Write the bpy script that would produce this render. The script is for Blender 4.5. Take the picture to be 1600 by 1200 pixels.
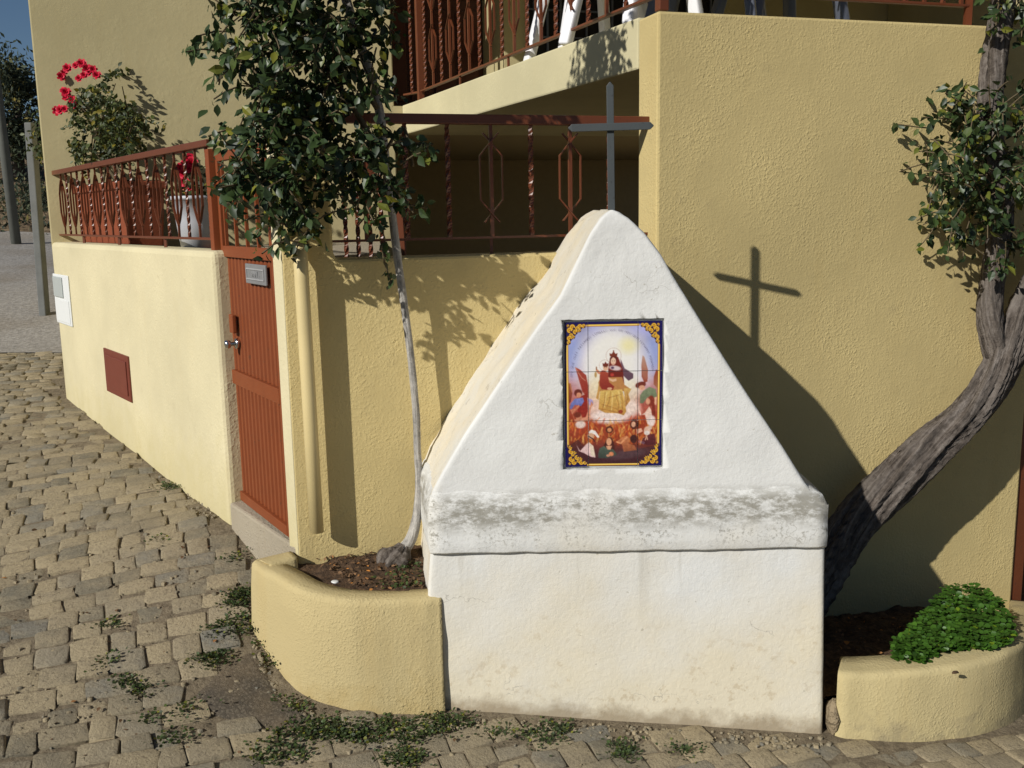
import bpy, bmesh, math, random
import numpy as np
from mathutils import Vector, Matrix, noise, Euler

# ------------------------------------------------------------------ clear
for o in list(bpy.data.objects):
    bpy.data.objects.remove(o, do_unlink=True)
SC = bpy.context.scene
COL = SC.collection
rnd = random.Random(7)
npr = np.random.default_rng(11)

# ------------------------------------------------------------------ camera
F, PITCH, ROLL, EYE = 1540.0, math.radians(9.8), math.radians(1.04), 2.0
cp, sp = math.cos(PITCH), math.sin(PITCH)
c_f = np.array([0, cp, -sp]); _r = np.array([1.0, 0, 0]); _d = np.array([0, -sp, -cp])
c_r = math.cos(ROLL) * _r + math.sin(ROLL) * _d
c_d = -math.sin(ROLL) * _r + math.cos(ROLL) * _d
CAM = np.array([0, 0, EYE])
cam = bpy.data.cameras.new('camera'); camo = bpy.data.objects.new('camera', cam); COL.objects.link(camo)
cam.sensor_width = 36.0; cam.lens = 36.0 * F / 1600.0; cam.clip_start = 0.05; cam.clip_end = 2000
M = Matrix(((c_r[0], -c_d[0], -c_f[0], 0), (c_r[1], -c_d[1], -c_f[1], 0), (c_r[2], -c_d[2], -c_f[2], EYE), (0, 0, 0, 1)))
camo.matrix_world = M
SC.camera = camo

# ------------------------------------------------------------------ sky, sun, exposure
SUN_AZ, SUN_EL = math.radians(42.5), math.radians(29.9)      # the light travels towards this azimuth (from +Y to +X), downwards
sd = Vector((math.sin(SUN_AZ) * math.cos(SUN_EL), math.cos(SUN_AZ) * math.cos(SUN_EL), -math.sin(SUN_EL)))
world = bpy.data.worlds.new('World'); SC.world = world; world.use_nodes = True
wn = world.node_tree
sky = wn.nodes.new('ShaderNodeTexSky'); sky.sky_type = 'NISHITA'; sky.sun_disc = False
sky.sun_elevation = SUN_EL; sky.sun_rotation = math.atan2(-sd.x, -sd.y)
sky.air_density = 1.0; sky.dust_density = 0.05; sky.ozone_density = 4.0; sky.altitude = 900
wn.links.new(sky.outputs[0], wn.nodes['Background'].inputs[0])
wn.nodes['Background'].inputs[1].default_value = 0.05
sl = bpy.data.lights.new('sun', 'SUN'); sl.energy = 5.0; sl.angle = math.radians(0.53); sl.color = (1.0, 0.965, 0.90)
so = bpy.data.objects.new('sun', sl); COL.objects.link(so)
so.rotation_euler = sd.to_track_quat('-Z', 'Y').to_euler(); so.location = (-8, -8, 9)
SC.view_settings.view_transform = 'Standard'; SC.view_settings.look = 'None'
SC.view_settings.exposure = -0.12; SC.view_settings.gamma = 1.0

# ------------------------------------------------------------------ measuring helpers (survey of the place)
def ray(x, y): return c_f + c_r * (x - 800) / F + c_d * (y - 600) / F
def onY(x, y, Y):
    d = ray(x, y); return CAM + d * (Y / d[1])
def onZ(x, y, Z):
    d = ray(x, y); return CAM + d * ((Z - EYE) / d[2])
def onV(x, y, p, n):
    d = ray(x, y); return CAM + d * (float(np.dot(n, np.asarray(p) - CAM)) / float(np.dot(n, d)))
def pxl(p):
    v = np.asarray(p, float) - CAM; z = v @ c_f
    return 800 + F * (v @ c_r) / z, 600 + F * (v @ c_d) / z, z

SY = 3.5926                                   # front plane of the shrine
P0 = np.array([-0.909, 3.939, 0.0])           # front corner of the pier by the gate
aW, aG, aC = math.radians(72.7), math.radians(-36.2), math.radians(-22.2)
uW = np.array([math.sin(aW), math.cos(aW), 0]); nW = np.array([math.cos(aW), -math.sin(aW), 0])
uG = np.array([math.sin(aG), math.cos(aG), 0]); nG = np.array([-math.cos(aG), math.sin(aG), 0])
uC = np.array([math.sin(aC), math.cos(aC), 0]); nC = np.array([-math.cos(aC), math.sin(aC), 0])
Z3 = np.array([0, 0, 1.0])
def W(u, n, z): return P0 + uW * u + nW * n + Z3 * z       # front wall frame
def G(u, n, z): return P0 + uG * u + nG * n + Z3 * z       # garden wall frame
def pW(x, y, off=0.0):
    q = onV(x, y, P0 + nW * off, nW); return float((q - P0) @ uW), float(q[2])
def pG(x, y, off=0.0):
    q = onV(x, y, P0 + nG * off, nG); return float((q - P0) @ uG), float(q[2])

# ------------------------------------------------------------------ mesh helpers
def mesh_from(name, v, f, smooth=False):
    me = bpy.data.meshes.new(name)
    me.from_pydata([tuple(map(float, p)) for p in v], [], [tuple(map(int, q)) for q in f]); me.update()
    if smooth: me.polygons.foreach_set('use_smooth', [True] * len(me.polygons))
    return me
def fix_normals(me):
    bm = bmesh.new(); bm.from_mesh(me); bmesh.ops.recalc_face_normals(bm, faces=bm.faces); bm.to_mesh(me); bm.free()
def link(name, me, mat=None, parent=None, label=None, cat=None, group=None, kind=None):
    o = bpy.data.objects.new(name, me); COL.objects.link(o)
    if mat is not None and me is not None and len(me.materials) == 0: me.materials.append(mat)
    if parent is not None:
        o.parent = parent
        if parent.type == 'EMPTY': o.matrix_parent_inverse = Matrix.Translation(-Vector(parent.location))
    tag(o, label, cat, group, kind)
    return o
def tag(o, label=None, cat=None, group=None, kind=None):
    if label: o['label'] = label
    if cat: o['category'] = cat
    if group: o['group'] = group
    if kind: o['kind'] = kind
def thing(name, loc, label, cat, group=None):
    e = bpy.data.objects.new(name, None); COL.objects.link(e); e.location = tuple(map(float, loc)); e.empty_display_size = 0.1
    tag(e, label, cat, group); return e
class MB:
    def __init__(s): s.v = []; s.f = []
    def add(s, v, f):
        b = len(s.v); s.v += [tuple(map(float, p)) for p in v]; s.f += [tuple(i + b for i in q) for q in f]
    def hexa(s, c):                            # 8 corners: bottom 4 (ccw) then top 4
        s.add(c, [(3, 2, 1, 0), (4, 5, 6, 7), (0, 1, 5, 4), (1, 2, 6, 5), (2, 3, 7, 6), (3, 0, 4, 7)])
    def box(s, a, b):
        x0, y0, z0 = a; x1, y1, z1 = b
        s.hexa([(x0, y0, z0), (x1, y0, z0), (x1, y1, z0), (x0, y1, z0), (x0, y0, z1), (x1, y0, z1), (x1, y1, z1), (x0, y1, z1)])
    def bar(s, p, q, w, h, up=(0, 0, 1)):      # rectangular bar from p to q
        p = np.asarray(p, float); q = np.asarray(q, float); d = q - p; d /= np.linalg.norm(d)
        up = np.asarray(up, float); sx = np.cross(d, up); sx /= np.linalg.norm(sx); uu = np.cross(sx, d)
        c = []
        for e in (p, q):
            for a, b in ((-1, -1), (1, -1), (1, 1), (-1, 1)): c.append(e + sx * a * w / 2 + uu * b * h / 2)
        s.hexa(c)
    def tube(s, pts, rad, n=8, cap=True):
        pts = [np.asarray(p, float) for p in pts]; rings = []
        prev = None
        for i, p in enumerate(pts):
            d = pts[min(i + 1, len(pts) - 1)] - pts[max(i - 1, 0)]; d = d / (np.linalg.norm(d) + 1e-9)
            if prev is None:
                a = np.array([1.0, 0, 0]) if abs(d[0]) < .8 else np.array([0, 1.0, 0]); sx = np.cross(d, a)
            else: sx = prev - d * (prev @ d)
            sx /= np.linalg.norm(sx); prev = sx; sy = np.cross(d, sx)
            r = rad[i] if hasattr(rad, '__len__') else rad
            rings.append([p + (sx * math.cos(t) + sy * math.sin(t)) * r for t in [2 * math.pi * k / n for k in range(n)]])
        v = [q for r in rings for q in r]; f = []
        for i in range(len(rings) - 1):
            for k in range(n): f.append((i * n + k, i * n + (k + 1) % n, (i + 1) * n + (k + 1) % n, (i + 1) * n + k))
        if cap: f += [tuple(range(n))[::-1], tuple((len(rings) - 1) * n + k for k in range(n))]
        s.add(v, f)
    def lathe(s, c, prof, n=24):
        v = []; f = []
        for r, z in prof:
            for k in range(n): v.append((c[0] + r * math.cos(2 * math.pi * k / n), c[1] + r * math.sin(2 * math.pi * k / n), c[2] + z))
        for i in range(len(prof) - 1):
            for k in range(n): f.append((i * n + k, i * n + (k + 1) % n, (i + 1) * n + (k + 1) % n, (i + 1) * n + k))
        s.add(v, f)
    def prism(s, poly, z0, z1):
        n = len(poly); s.add([(p[0], p[1], z0) for p in poly] + [(p[0], p[1], z1) for p in poly],
            [tuple(range(n))[::-1], tuple(range(n, 2 * n))] + [(i, (i + 1) % n, n + (i + 1) % n, n + i) for i in range(n)])
    def mesh(s, name, smooth=False, bevel=0, seg=2, norm=True):
        me = mesh_from(name, s.v, s.f, smooth)
        if bevel or norm:
            bm = bmesh.new(); bm.from_mesh(me)
            bmesh.ops.recalc_face_normals(bm, faces=bm.faces)
            if bevel:
                es = [e for e in bm.edges if len(e.link_faces) == 2 and e.calc_face_angle(0) > .4]
                bmesh.ops.bevel(bm, geom=es, offset=bevel, segments=seg, affect='EDGES', profile=.5)
            bm.to_mesh(me); bm.free()
        return me
    def obj(s, name, mat, parent=None, smooth=False, bevel=0, seg=2, **k):
        return link(name, s.mesh(name, smooth, bevel, seg), mat, parent, **k)
def frame_extrude(poly, fr, n0, n1):           # outline in a wall frame (u,z) between two offsets
    m = MB(); k = len(poly)
    m.add([fr(u, n0, z) for u, z in poly] + [fr(u, n1, z) for u, z in poly],
          [tuple(range(k)), tuple(range(k, 2 * k))[::-1]] + [(i, i + k, (i + 1) % k + k, (i + 1) % k) for i in range(k)])
    return m
def fbox(m, fr, u0, u1, n0, n1, z0, z1):
    m.hexa([fr(u0, n0, z0), fr(u1, n0, z0), fr(u1, n1, z0), fr(u0, n1, z0), fr(u0, n0, z1), fr(u1, n0, z1), fr(u1, n1, z1), fr(u0, n1, z1)])

# ------------------------------------------------------------------ materials
class NT:
    def __init__(s, name):
        s.m = bpy.data.materials.new(name); s.m.use_nodes = True; s.t = s.m.node_tree
        s.b = s.t.nodes['Principled BSDF']; s.b.inputs['Roughness'].default_value = .85
        s.b.inputs['Specular IOR Level'].default_value = .25
    def n(s, typ, **k):
        x = s.t.nodes.new(typ)
        for a, b in k.items(): setattr(x, a, b)
        return x
    def l(s, a, b): s.t.links.new(a, b)
    def pos(s): return s.n('ShaderNodeNewGeometry').outputs['Position']
    def objc(s): return s.n('ShaderNodeTexCoord').outputs['Object']
    def noise(s, vec, scale, detail=4, rough=.55, dist=0):
        x = s.n('ShaderNodeTexNoise'); x.inputs['Scale'].default_value = scale; x.inputs['Detail'].default_value = detail
        x.inputs['Roughness'].default_value = rough; x.inputs['Distortion'].default_value = dist
        if vec is not None: s.l(vec, x.inputs['Vector'])
        return x.outputs['Fac']
    def vor(s, vec, scale, feature='F1', rand=1):
        x = s.n('ShaderNodeTexVoronoi', feature=feature); x.inputs['Scale'].default_value = scale; x.inputs['Randomness'].default_value = rand
        s.l(vec, x.inputs['Vector']); return x.outputs['Distance']
    def scale(s, vec, sc):
        x = s.n('ShaderNodeMapping'); x.inputs['Scale'].default_value = sc; s.l(vec, x.inputs['Vector']); return x.outputs[0]
    def ramp(s, fac, stops):
        x = s.n('ShaderNodeValToRGB'); e = x.color_ramp.elements
        while len(e) < len(stops): e.new(.5)
        for i, (p, c) in enumerate(stops):
            e[i].position = p; e[i].color = tuple(c[:3]) + (1,) if hasattr(c, '__len__') else (c, c, c, 1)
        s.l(fac, x.inputs[0]); return x.outputs[0]
    def rng(s, v, a, b, c=0, d=1):
        x = s.n('ShaderNodeMapRange'); x.inputs[1].default_value = a; x.inputs[2].default_value = b; x.inputs[3].default_value = c; x.inputs[4].default_value = d
        s.l(v, x.inputs[0]); return x.outputs[0]
    def math(s, op, a, b=None):
        x = s.n('ShaderNodeMath', operation=op)
        for i, q in enumerate((a, b)):
            if q is None: continue
            if isinstance(q, (int, float)): x.inputs[i].default_value = q
            else: s.l(q, x.inputs[i])
        return x.outputs[0]
    def mix(s, fac, a, b, mode='MIX'):
        x = s.n('ShaderNodeMix', data_type='RGBA', blend_type=mode)
        for i, q in ((0, fac), (6, a), (7, b)):
            if isinstance(q, (int, float)): x.inputs[i].default_value = q
            elif hasattr(q, '__len__'): x.inputs[i].default_value = tuple(q[:3]) + (1,)
            else: s.l(q, x.inputs[i])
        return x.outputs[2]
    def sep(s, vec, i):
        x = s.n('ShaderNodeSeparateXYZ'); s.l(vec, x.inputs[0]); return x.outputs[i]
    def color(s, c):
        if hasattr(c, '__len__'): s.b.inputs['Base Color'].default_value = tuple(c[:3]) + (1,)
        else: s.l(c, s.b.inputs['Base Color'])
    def bump(s, h, strength=.5, dist=.01, prev=None):
        x = s.n('ShaderNodeBump'); x.inputs['Strength'].default_value = strength; x.inputs['Distance'].default_value = dist
        s.l(h, x.inputs['Height'])
        if prev is not None: s.l(prev, x.inputs['Normal'])
        s.l(x.outputs[0], s.b.inputs['Normal']); return x.outputs[0]

def stucco(name, col, lump=60, depth=.006, dirt=(.25, .2, .12), amount=.25, stainz=None, wave=.006):
    t = NT(name); p = t.pos()
    big = t.noise(p, 1.3, 5, .6); mid = t.noise(p, 9, 5, .6); fine = t.noise(p, 140, 3)
    c = t.mix(t.rng(big, .35, .7, 0, 1), [x * .86 for x in col], [min(1, x * 1.06) for x in col])
    streak = t.noise(t.scale(p, (7, 7, .8)), 1.0, 5, .65)
    c = t.mix(t.rng(streak, .52, .8, 0, amount), c, [col[0] * .82, col[1] * .74, col[2] * .6])
    c = t.mix(t.rng(mid, .6, .82, 0, amount), c, dirt)
    if stainz:
        z = t.sep(p, 2)
        zz = t.math('ADD', z, t.rng(mid, .3, .7, -.12, .12))
        c = t.mix(t.rng(zz, stainz[0], stainz[1], .75, 0), c, stainz[2])
    spk = t.noise(p, 55, 2, .5)
    c = t.mix(t.rng(spk, .72, .78, 0, .35), c, dirt)
    t.color(c)
    g1 = t.rng(t.noise(p, lump * 1.25, 2, .5), .46, .68); g2 = t.rng(t.noise(p, lump * .6, 2, .5), .52, .75); pit = t.rng(t.noise(p, lump * .95, 1, .5), .34, .28)
    h = t.math('ADD', t.math('ADD', g1, t.math('MULTIPLY', g2, .7)), t.math('SUBTRACT', t.math('MULTIPLY', fine, .35), t.math('MULTIPLY', pit, .8)))
    h = t.math('MULTIPLY', h, t.rng(t.noise(p, 2.6, 4, .65), .38, .66, .25, 1.0))
    nb = t.bump(mid, .35, wave)
    t.bump(h, .8, depth, nb)
    t.b.inputs['Roughness'].default_value = .9; t.b.inputs['Specular IOR Level'].default_value = .15
    return t.m
YEL = (.57, .455, .213)
m_wall = stucco('rough_yellow_render', YEL, 72, .0017)
m_plant = stucco('planter_yellow_render', (.525, .425, .218), 85, .0022, amount=.35, stainz=(-.02, .24, (.36, .26, .10)))
m_plant2 = stucco('planter_olive_render', (.52, .43, .225), 85, .0018, amount=.35, stainz=(-.14, -.02, (.30, .25, .15)))
m_fac = stucco('smooth_yellow_render', (.455, .39, .215), 30, .0008, amount=.2, wave=.001)
m_gard = stucco('garden_wall_yellow_render', (.625, .555, .355), 45, .0012, amount=.2, stainz=(.5, .95, (.50, .43, .22)), wave=.002)
m_slab = stucco('balcony_yellow_render', (.57, .515, .32), 40, .001, amount=.1, wave=.002)
m_conc = stucco('step_concrete', (.36, .31, .23), 80, .004, (.2, .17, .12), .4)

def white_plaster():
    t = NT('whitewash_plaster'); p = t.pos(); z = t.sep(p, 2)
    big = t.noise(p, 2.2, 5, .6); mid = t.noise(p, 11, 6, .65); fine = t.noise(p, 70, 5, .7)
    c = t.mix(t.rng(big, .35, .65), (.615, .61, .585), (.67, .668, .64))
    # ochre damp rising from the ground
    zz = t.math('ADD', z, t.rng(big, .3, .7, -.3, .3))
    c = t.mix(t.rng(zz, .1, .85, .9, 0), c, (.68, .61, .455))
    sp_ = t.math('MULTIPLY', t.rng(t.noise(p, 26, 4, .6), .58, .66), t.rng(zz, .05, .45, 1, 0))
    c = t.mix(t.math('MULTIPLY', sp_, .38), c, (.40, .30, .17))
    zr = t.math('ADD', t.math('ADD', z, t.math('MULTIPLY', t.sep(p, 0), .085)), t.rng(mid, .3, .7, -.035, .035))
    c = t.mix(t.rng(zr, .07, .135, .8, 0), c, (.30, .235, .15))
    # grey lichen on the ledge
    band = t.math('MULTIPLY', t.rng(z, .80, .86), t.rng(z, .93, .985, 1, 0))
    band2 = t.math('MULTIPLY', t.rng(z, .72, .80), t.rng(z, .93, .985, 1, 0))
    li = t.math('MULTIPLY', t.rng(t.math('ADD', t.noise(t.scale(p, (1, 1, 2.2)), 14, 8, .75), t.rng(big, .3, .7, -.1, .1)), .42, .57), band)
    li2 = t.math('MULTIPLY', t.rng(fine, .5, .62), t.math('MULTIPLY', band2, t.rng(mid, .4, .6)))
    c = t.mix(t.math('MULTIPLY', t.math('MAXIMUM', li, li2), .85), c, (.225, .21, .17))
    drip = t.math('MULTIPLY', t.rng(t.noise(t.scale(p, (16, 16, .9)), 1.0, 5, .65), .54, .72), t.math('MULTIPLY', t.rng(z, .38, .72), t.rng(z, .735, .725)))
    c = t.mix(t.math('MULTIPLY', drip, .35), c, (.36, .33, .26))
    # hairline cracks where the paint has lifted
    dv = t.n('ShaderNodeVectorMath', operation='ADD'); nv = t.n('ShaderNodeTexNoise'); nv.inputs['Scale'].default_value = 9; nv.inputs['Detail'].default_value = 5
    sc_ = t.n('ShaderNodeVectorMath', operation='SCALE'); sc_.inputs[3].default_value = .22; t.l(p, nv.inputs['Vector']); t.l(nv.outputs['Color'], sc_.inputs[0]); t.l(p, dv.inputs[0]); t.l(sc_.outputs[0], dv.inputs[1])
    ck = t.math('MULTIPLY', t.rng(t.vor(dv.outputs[0], 3.2, 'DISTANCE_TO_EDGE'), .002, .007, 1, 0), t.rng(t.noise(p, 3.1, 2), .56, .62))
    c = t.mix(t.math('MULTIPLY', ck, .55), c, (.30, .28, .24))
    c = t.mix(t.math('MULTIPLY', t.rng(t.noise(p, 40, 2), .73, .77), .5), c, (.3, .27, .2))
    t.color(c)
    nb = t.bump(mid, .5, .0035)
    h = t.math('ADD', t.noise(p, 58, 4, .6, .4), t.math('MULTIPLY', fine, .4))
    nb = t.bump(h, .7, .0026, nb)
    t.b.inputs['Roughness'].default_value = .85
    return t.m
m_white = white_plaster()
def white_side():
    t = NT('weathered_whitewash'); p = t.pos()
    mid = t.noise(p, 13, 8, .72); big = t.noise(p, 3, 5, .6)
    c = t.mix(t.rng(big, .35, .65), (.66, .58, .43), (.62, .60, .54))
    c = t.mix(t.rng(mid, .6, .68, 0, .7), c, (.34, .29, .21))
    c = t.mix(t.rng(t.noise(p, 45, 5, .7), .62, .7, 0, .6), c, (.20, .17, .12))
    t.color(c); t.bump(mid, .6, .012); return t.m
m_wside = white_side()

def simple(name, col, rough=.6, var=.15, bump=.0, scale=20, spec=.3, metallic=0):
    t = NT(name); p = t.objc()
    nz = t.noise(p, scale, 4)
    t.color(t.mix(nz, [x * (1 - var) for x in col], [min(1, x * (1 + var)) for x in col]))
    t.b.inputs['Roughness'].default_value = rough; t.b.inputs['Specular IOR Level'].default_value = spec; t.b.inputs['Metallic'].default_value = metallic
    if bump: t.bump(t.noise(p, scale * 4, 4), .5, bump)
    return t.m
def painted_metal(name, col, worn, rough=.38):
    t = NT(name); p = t.pos()
    c = t.mix(t.noise(p, 12, 4), [x * .85 for x in col], [x * 1.12 for x in col])
    c = t.mix(t.rng(t.noise(p, 48, 4, .6), .62, .7, 0, .7), c, worn)
    t.color(c); t.b.inputs['Roughness'].default_value = rough; t.b.inputs['Specular IOR Level'].default_value = .45
    t.bump(t.noise(p, 160, 2), .15, .002); return t.m
m_rail = painted_metal('rust_brown_paint', (.13, .037, .015), (.07, .032, .02))
m_gate = painted_metal('gate_orange_brown_paint', (.215, .052, .014), (.12, .045, .02), .5)
m_hatch = painted_metal('hatch_brown_paint', (.16, .038, .022), (.10, .05, .04), .5)
m_grey = painted_metal('grey_weathered_iron_paint', (.05, .058, .06), (.014, .012, .011), .6)
m_plate = painted_metal('pewter_plate', (.20, .20, .20), (.12, .12, .12), .4)
m_plate2 = painted_metal('pewter_pale', (.33, .33, .33), (.2, .2, .2), .4)  # paler grey for the plate rim and engraving
m_chrome = simple('chrome_knob', (.62, .62, .62), .18, .05, metallic=1)
m_pvc = simple('cream_drainpipe_paint', (.62, .50, .25), .45, .08, scale=6, spec=.4)
m_box = simple('meter_box_plastic', (.70, .71, .69), .45, .03, spec=.4)
m_boxdk = simple('meter_window_plastic', (.42, .45, .43), .3, .05, spec=.5)
m_plastic = simple('white_chair_plastic', (.78, .78, .80), .35, .03, spec=.45)
m_plastic2 = simple('slate_chair_plastic', (.09, .10, .13), .4, .05, spec=.4)
m_dark = simple('dark_opening', (.012, .011, .010), .8, .1)
m_door = simple('door_wood_brown', (.055, .014, .007), .5, .2, scale=8)
m_roof = simple('bare_dark_render', (.42, .34, .20), .9, .1)
m_terra = simple('terracotta', (.22, .055, .022), .75, .12, .002, 14)
m_potw = simple('white_pot_glaze', (.42, .43, .46), .4, .05, spec=.4)
m_soil = None
def soil():
    t = NT('planter_soil'); p = t.pos()
    c = t.ramp(t.noise(p, 40, 6, .7), [(.3, (.035, .022, .014)), (.5, (.09, .055, .032)), (.65, (.17, .10, .055)), (.75, (.26, .15, .08))])
    t.color(c); t.bump(t.noise(p, 60, 6, .7), 1, .02); return t.m
m_soil = soil()
def bark(name, a, b, sc=(30, 30, 3)):
    t = NT(name); p = t.pos()
    f = t.noise(p, 34, 8, .7, .8); g = t.noise(p, 7, 4)
    f2 = t.noise(t.n('ShaderNodeAttribute', attribute_name='bark').outputs['Vector'], 5, 7, .65, .4); f = t.math('ADD', t.math('MULTIPLY', f, .35), t.math('MULTIPLY', f2, .65))
    c = t.ramp(f, [(.38, [x * .3 for x in a]), (.48, a), (.62, b)])
    c = t.mix(t.rng(g, .4, .7, 0, .5), c, [x * .6 for x in b])
    t.color(c); t.bump(f, 1, .02); t.b.inputs['Roughness'].default_value = .95; return t.m
m_bark = bark('old_trunk_bark', (.09, .073, .06), (.22, .19, .165))
m_stem = bark('pale_stem_bark', (.34, .32, .29), (.56, .53, .48))
m_twig = simple('twig', (.10, .075, .04), .8, .3)

def leafmat(name, lo, hi, attr=True, gloss=.42, spec=.4, trans=.25):
    t = NT(name)
    if attr:
        a = t.n('ShaderNodeAttribute', attribute_name='tint'); f = a.outputs['Fac']
    else:
        a = t.n('ShaderNodeObjectInfo'); f = a.outputs['Random']
    c = t.ramp(f, [(0, lo), (.55, [(x + y) / 2 for x, y in zip(lo, hi)]), (.88, hi), (1, (hi[0] * 2.6 + .05, hi[1] * 1.7 + .03, hi[2] * .8))])
    t.color(c); t.b.inputs['Roughness'].default_value = gloss; t.b.inputs['Specular IOR Level'].default_value = spec
    tr = t.n('ShaderNodeBsdfTranslucent'); t.l(c, tr.inputs[0]); mx = t.n('ShaderNodeMixShader'); mx.inputs[0].default_value = trans
    out = t.t.nodes['Material Output']; t.l(t.b.outputs[0], mx.inputs[1]); t.l(tr.outputs[0], mx.inputs[2]); t.l(mx.outputs[0], out.inputs[0])
    return t.m
m_leaf = leafmat('rose_leaf', (.018, .032, .014), (.06, .10, .028))
m_leafo = leafmat('rose_leaf_single', (.018, .032, .014), (.06, .10, .028), False)
m_bush = leafmat('bush_leaf', (.022, .034, .010), (.075, .095, .022), gloss=.5)
m_clover = leafmat('clover_leaf', (.03, .08, .01), (.085, .20, .022), gloss=.45, trans=.35)
m_weed = leafmat('weed_leaf', (.03, .042, .014), (.065, .105, .026), gloss=.55)
m_olive = leafmat('far_tree_leaf', (.03, .04, .025), (.075, .095, .055), gloss=.6, spec=.2)
m_dry = leafmat('dry_leaf', (.09, .055, .03), (.22, .13, .07), gloss=.8, spec=.1, trans=.1)
m_red = simple('red_petal', (.52, .008, .035), .55, .3, scale=40)
m_yellowp = simple('yellow_petal', (.75, .42, .01), .55, .2)

def cobble_mat(name, attr):
    t = NT(name); p = t.pos()
    if attr: f = t.n('ShaderNodeAttribute', attribute_name='tint').outputs['Fac']
    else: f = t.n('ShaderNodeObjectInfo').outputs['Random']
    c = t.ramp(f, [(0, (.17, .155, .115)), (.25, (.27, .225, .15)), (.5, (.375, .305, .19)), (.75, (.32, .265, .175)), (1, (.19, .183, .155))])
    big = t.noise(p, 7, 6, .65); fine = t.noise(p, 90, 5, .75)
    c = t.mix(t.rng(big, .42, .7, 0, .65), c, (.40, .325, .20))
    c = t.mix(t.rng(t.noise(p, 24, 6, .7), .5, .72, 0, .6), c, (.14, .115, .08))
    c = t.mix(t.rng(fine, .52, .68, 0, .7), c, (.085, .07, .05))
    c = t.mix(t.rng(t.noise(p, 1.1, 4, .6), .45, .62, 0, .35), c, (.30, .25, .165))
    c = t.mix(t.rng(fine, .42, .28, 0, .35), c, (.46, .40, .28))
    t.color(c)
    nb = t.bump(t.noise(p, 48, 6, .7), .6, .014)
    t.bump(fine, .8, .006, nb); t.b.inputs['Roughness'].default_value = .9; t.b.inputs['Specular IOR Level'].default_value = .2
    return t.m
m_cob = cobble_mat('granite_sett', False); m_cobs = cobble_mat('granite_setts_far', True)
def dirt():
    t = NT('joint_dirt'); p = t.pos()
    c = t.ramp(t.noise(p, 30, 8, .75), [(.3, (.10, .08, .052)), (.5, (.22, .175, .115)), (.7, (.34, .28, .185))])
    t.color(c); t.bump(t.noise(p, 70, 6, .75), 1, .015); return t.m
m_dirt = dirt()
def patch():
    t = NT('coarse_concrete_patch'); p = t.pos()
    c = t.mix(t.rng(t.vor(p, 75), .1, .6), (.24, .20, .145), (.12, .10, .075))
    c = t.mix(t.rng(t.noise(p, 5, 5), .4, .7, 0, .6), c, (.27, .20, .12))
    t.color(c); t.bump(t.noise(p, 80, 6, .8), 1, .016); return t.m
m_patch = patch()
def gravel():
    t = NT('gravel'); p = t.pos()
    c = t.ramp(t.noise(p, 22, 8, .8), [(.3, (.13, .12, .105)), (.5, (.29, .27, .245)), (.7, (.48, .455, .41))])
    c = t.mix(t.rng(t.noise(p, .8, 4), .45, .65, 0, .5), c, (.20, .165, .12))
    t.color(c); t.bump(t.noise(p, 40, 6, .7), .8, .015); return t.m
m_gravel = gravel()
def earth():
    t = NT('dry_earth'); p = t.pos()
    c = t.ramp(t.noise(p, 2.2, 8, .7), [(.3, (.07, .05, .03)), (.5, (.17, .12, .07)), (.7, (.26, .20, .12))])
    t.color(c); t.bump(t.noise(p, 9, 6), 1, .06); return t.m
m_earth = earth()
m_pole = simple('pole_concrete', (.13, .135, .12), .9, .25, .003, 5)
m_post = simple('post_stone', (.14, .145, .14), .9, .3, .004, 6)
m_rock = stucco('rough_stone', (.28, .22, .14), 50, .01)

# ------------------------------------------------------------------ ground height
GP = np.array([(0, 0, -.06), (0, 2.2, -.02), (2.5, 1, -.12), (-2.2, 1.2, .10), (-2.6, 2.9, .27), (-1.6, 3.0, .12), (-4.4, 4.6, .52), (-2.6, 4.6, .47),
    (-3.5, 7.47, .73), (-2.22, 5.74, .615), (-1.4, 4.61, .565), (-1.13, 4.12, .43), (-1.08, 3.86, .33), (-.95, 3.68, .17), (-.6, 3.50, .10), (-.28, 3.53, .085),
    (.4, 3.58, .03), (1.2, 3.58, -.04), (1.6, 3.55, -.08), (2.05, 3.65, -.11), (3.2, 4.2, -.22), (3.0, 5.1, -.36), (-.8, 2.8, .02), (.8, 2.6, -.03),
    (-5.2, 9.4, .84), (-5.4, 11.2, 1.13), (-8.0, 16, 1.64), (-6.5, 7.0, .78), (-9, 11, 1.2), (-7, 3, .5), (5, 3, -.3), (3, -3, -.15), (-4, -3, .0)])
_k = np.linalg.norm(GP[:, None, :2] - GP[None, :, :2], axis=2)
_n = len(GP); _A = np.zeros((_n + 3, _n + 3)); _A[:_n, :_n] = _k - np.eye(_n) * .02; _A[:_n, _n] = 1; _A[:_n, _n + 1] = GP[:, 0]; _A[:_n, _n + 2] = GP[:, 1]; _A[_n:, :_n] = _A[:_n, _n:].T
_w = np.linalg.solve(_A, np.concatenate([GP[:, 2], [0, 0, 0]]))
def hgt(x, y):
    x = np.asarray(x, float); y = np.asarray(y, float)
    xx = np.clip(x, -10, 6); yy = np.clip(y, -4, 17)
    d = np.sqrt((xx[..., None] - GP[:, 0]) ** 2 + (yy[..., None] - GP[:, 1]) ** 2 + .0009)
    h = d @ _w[:_n] + _w[_n] + _w[_n + 1] * xx + _w[_n + 2] * yy
    far = np.clip(y - 17, 0, 60); left = np.clip(-10 - x, 0, 80)
    return h + .22 * np.minimum(far, 14) + .06 * np.clip(far - 14, 0, 60) + .05 * left
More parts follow.
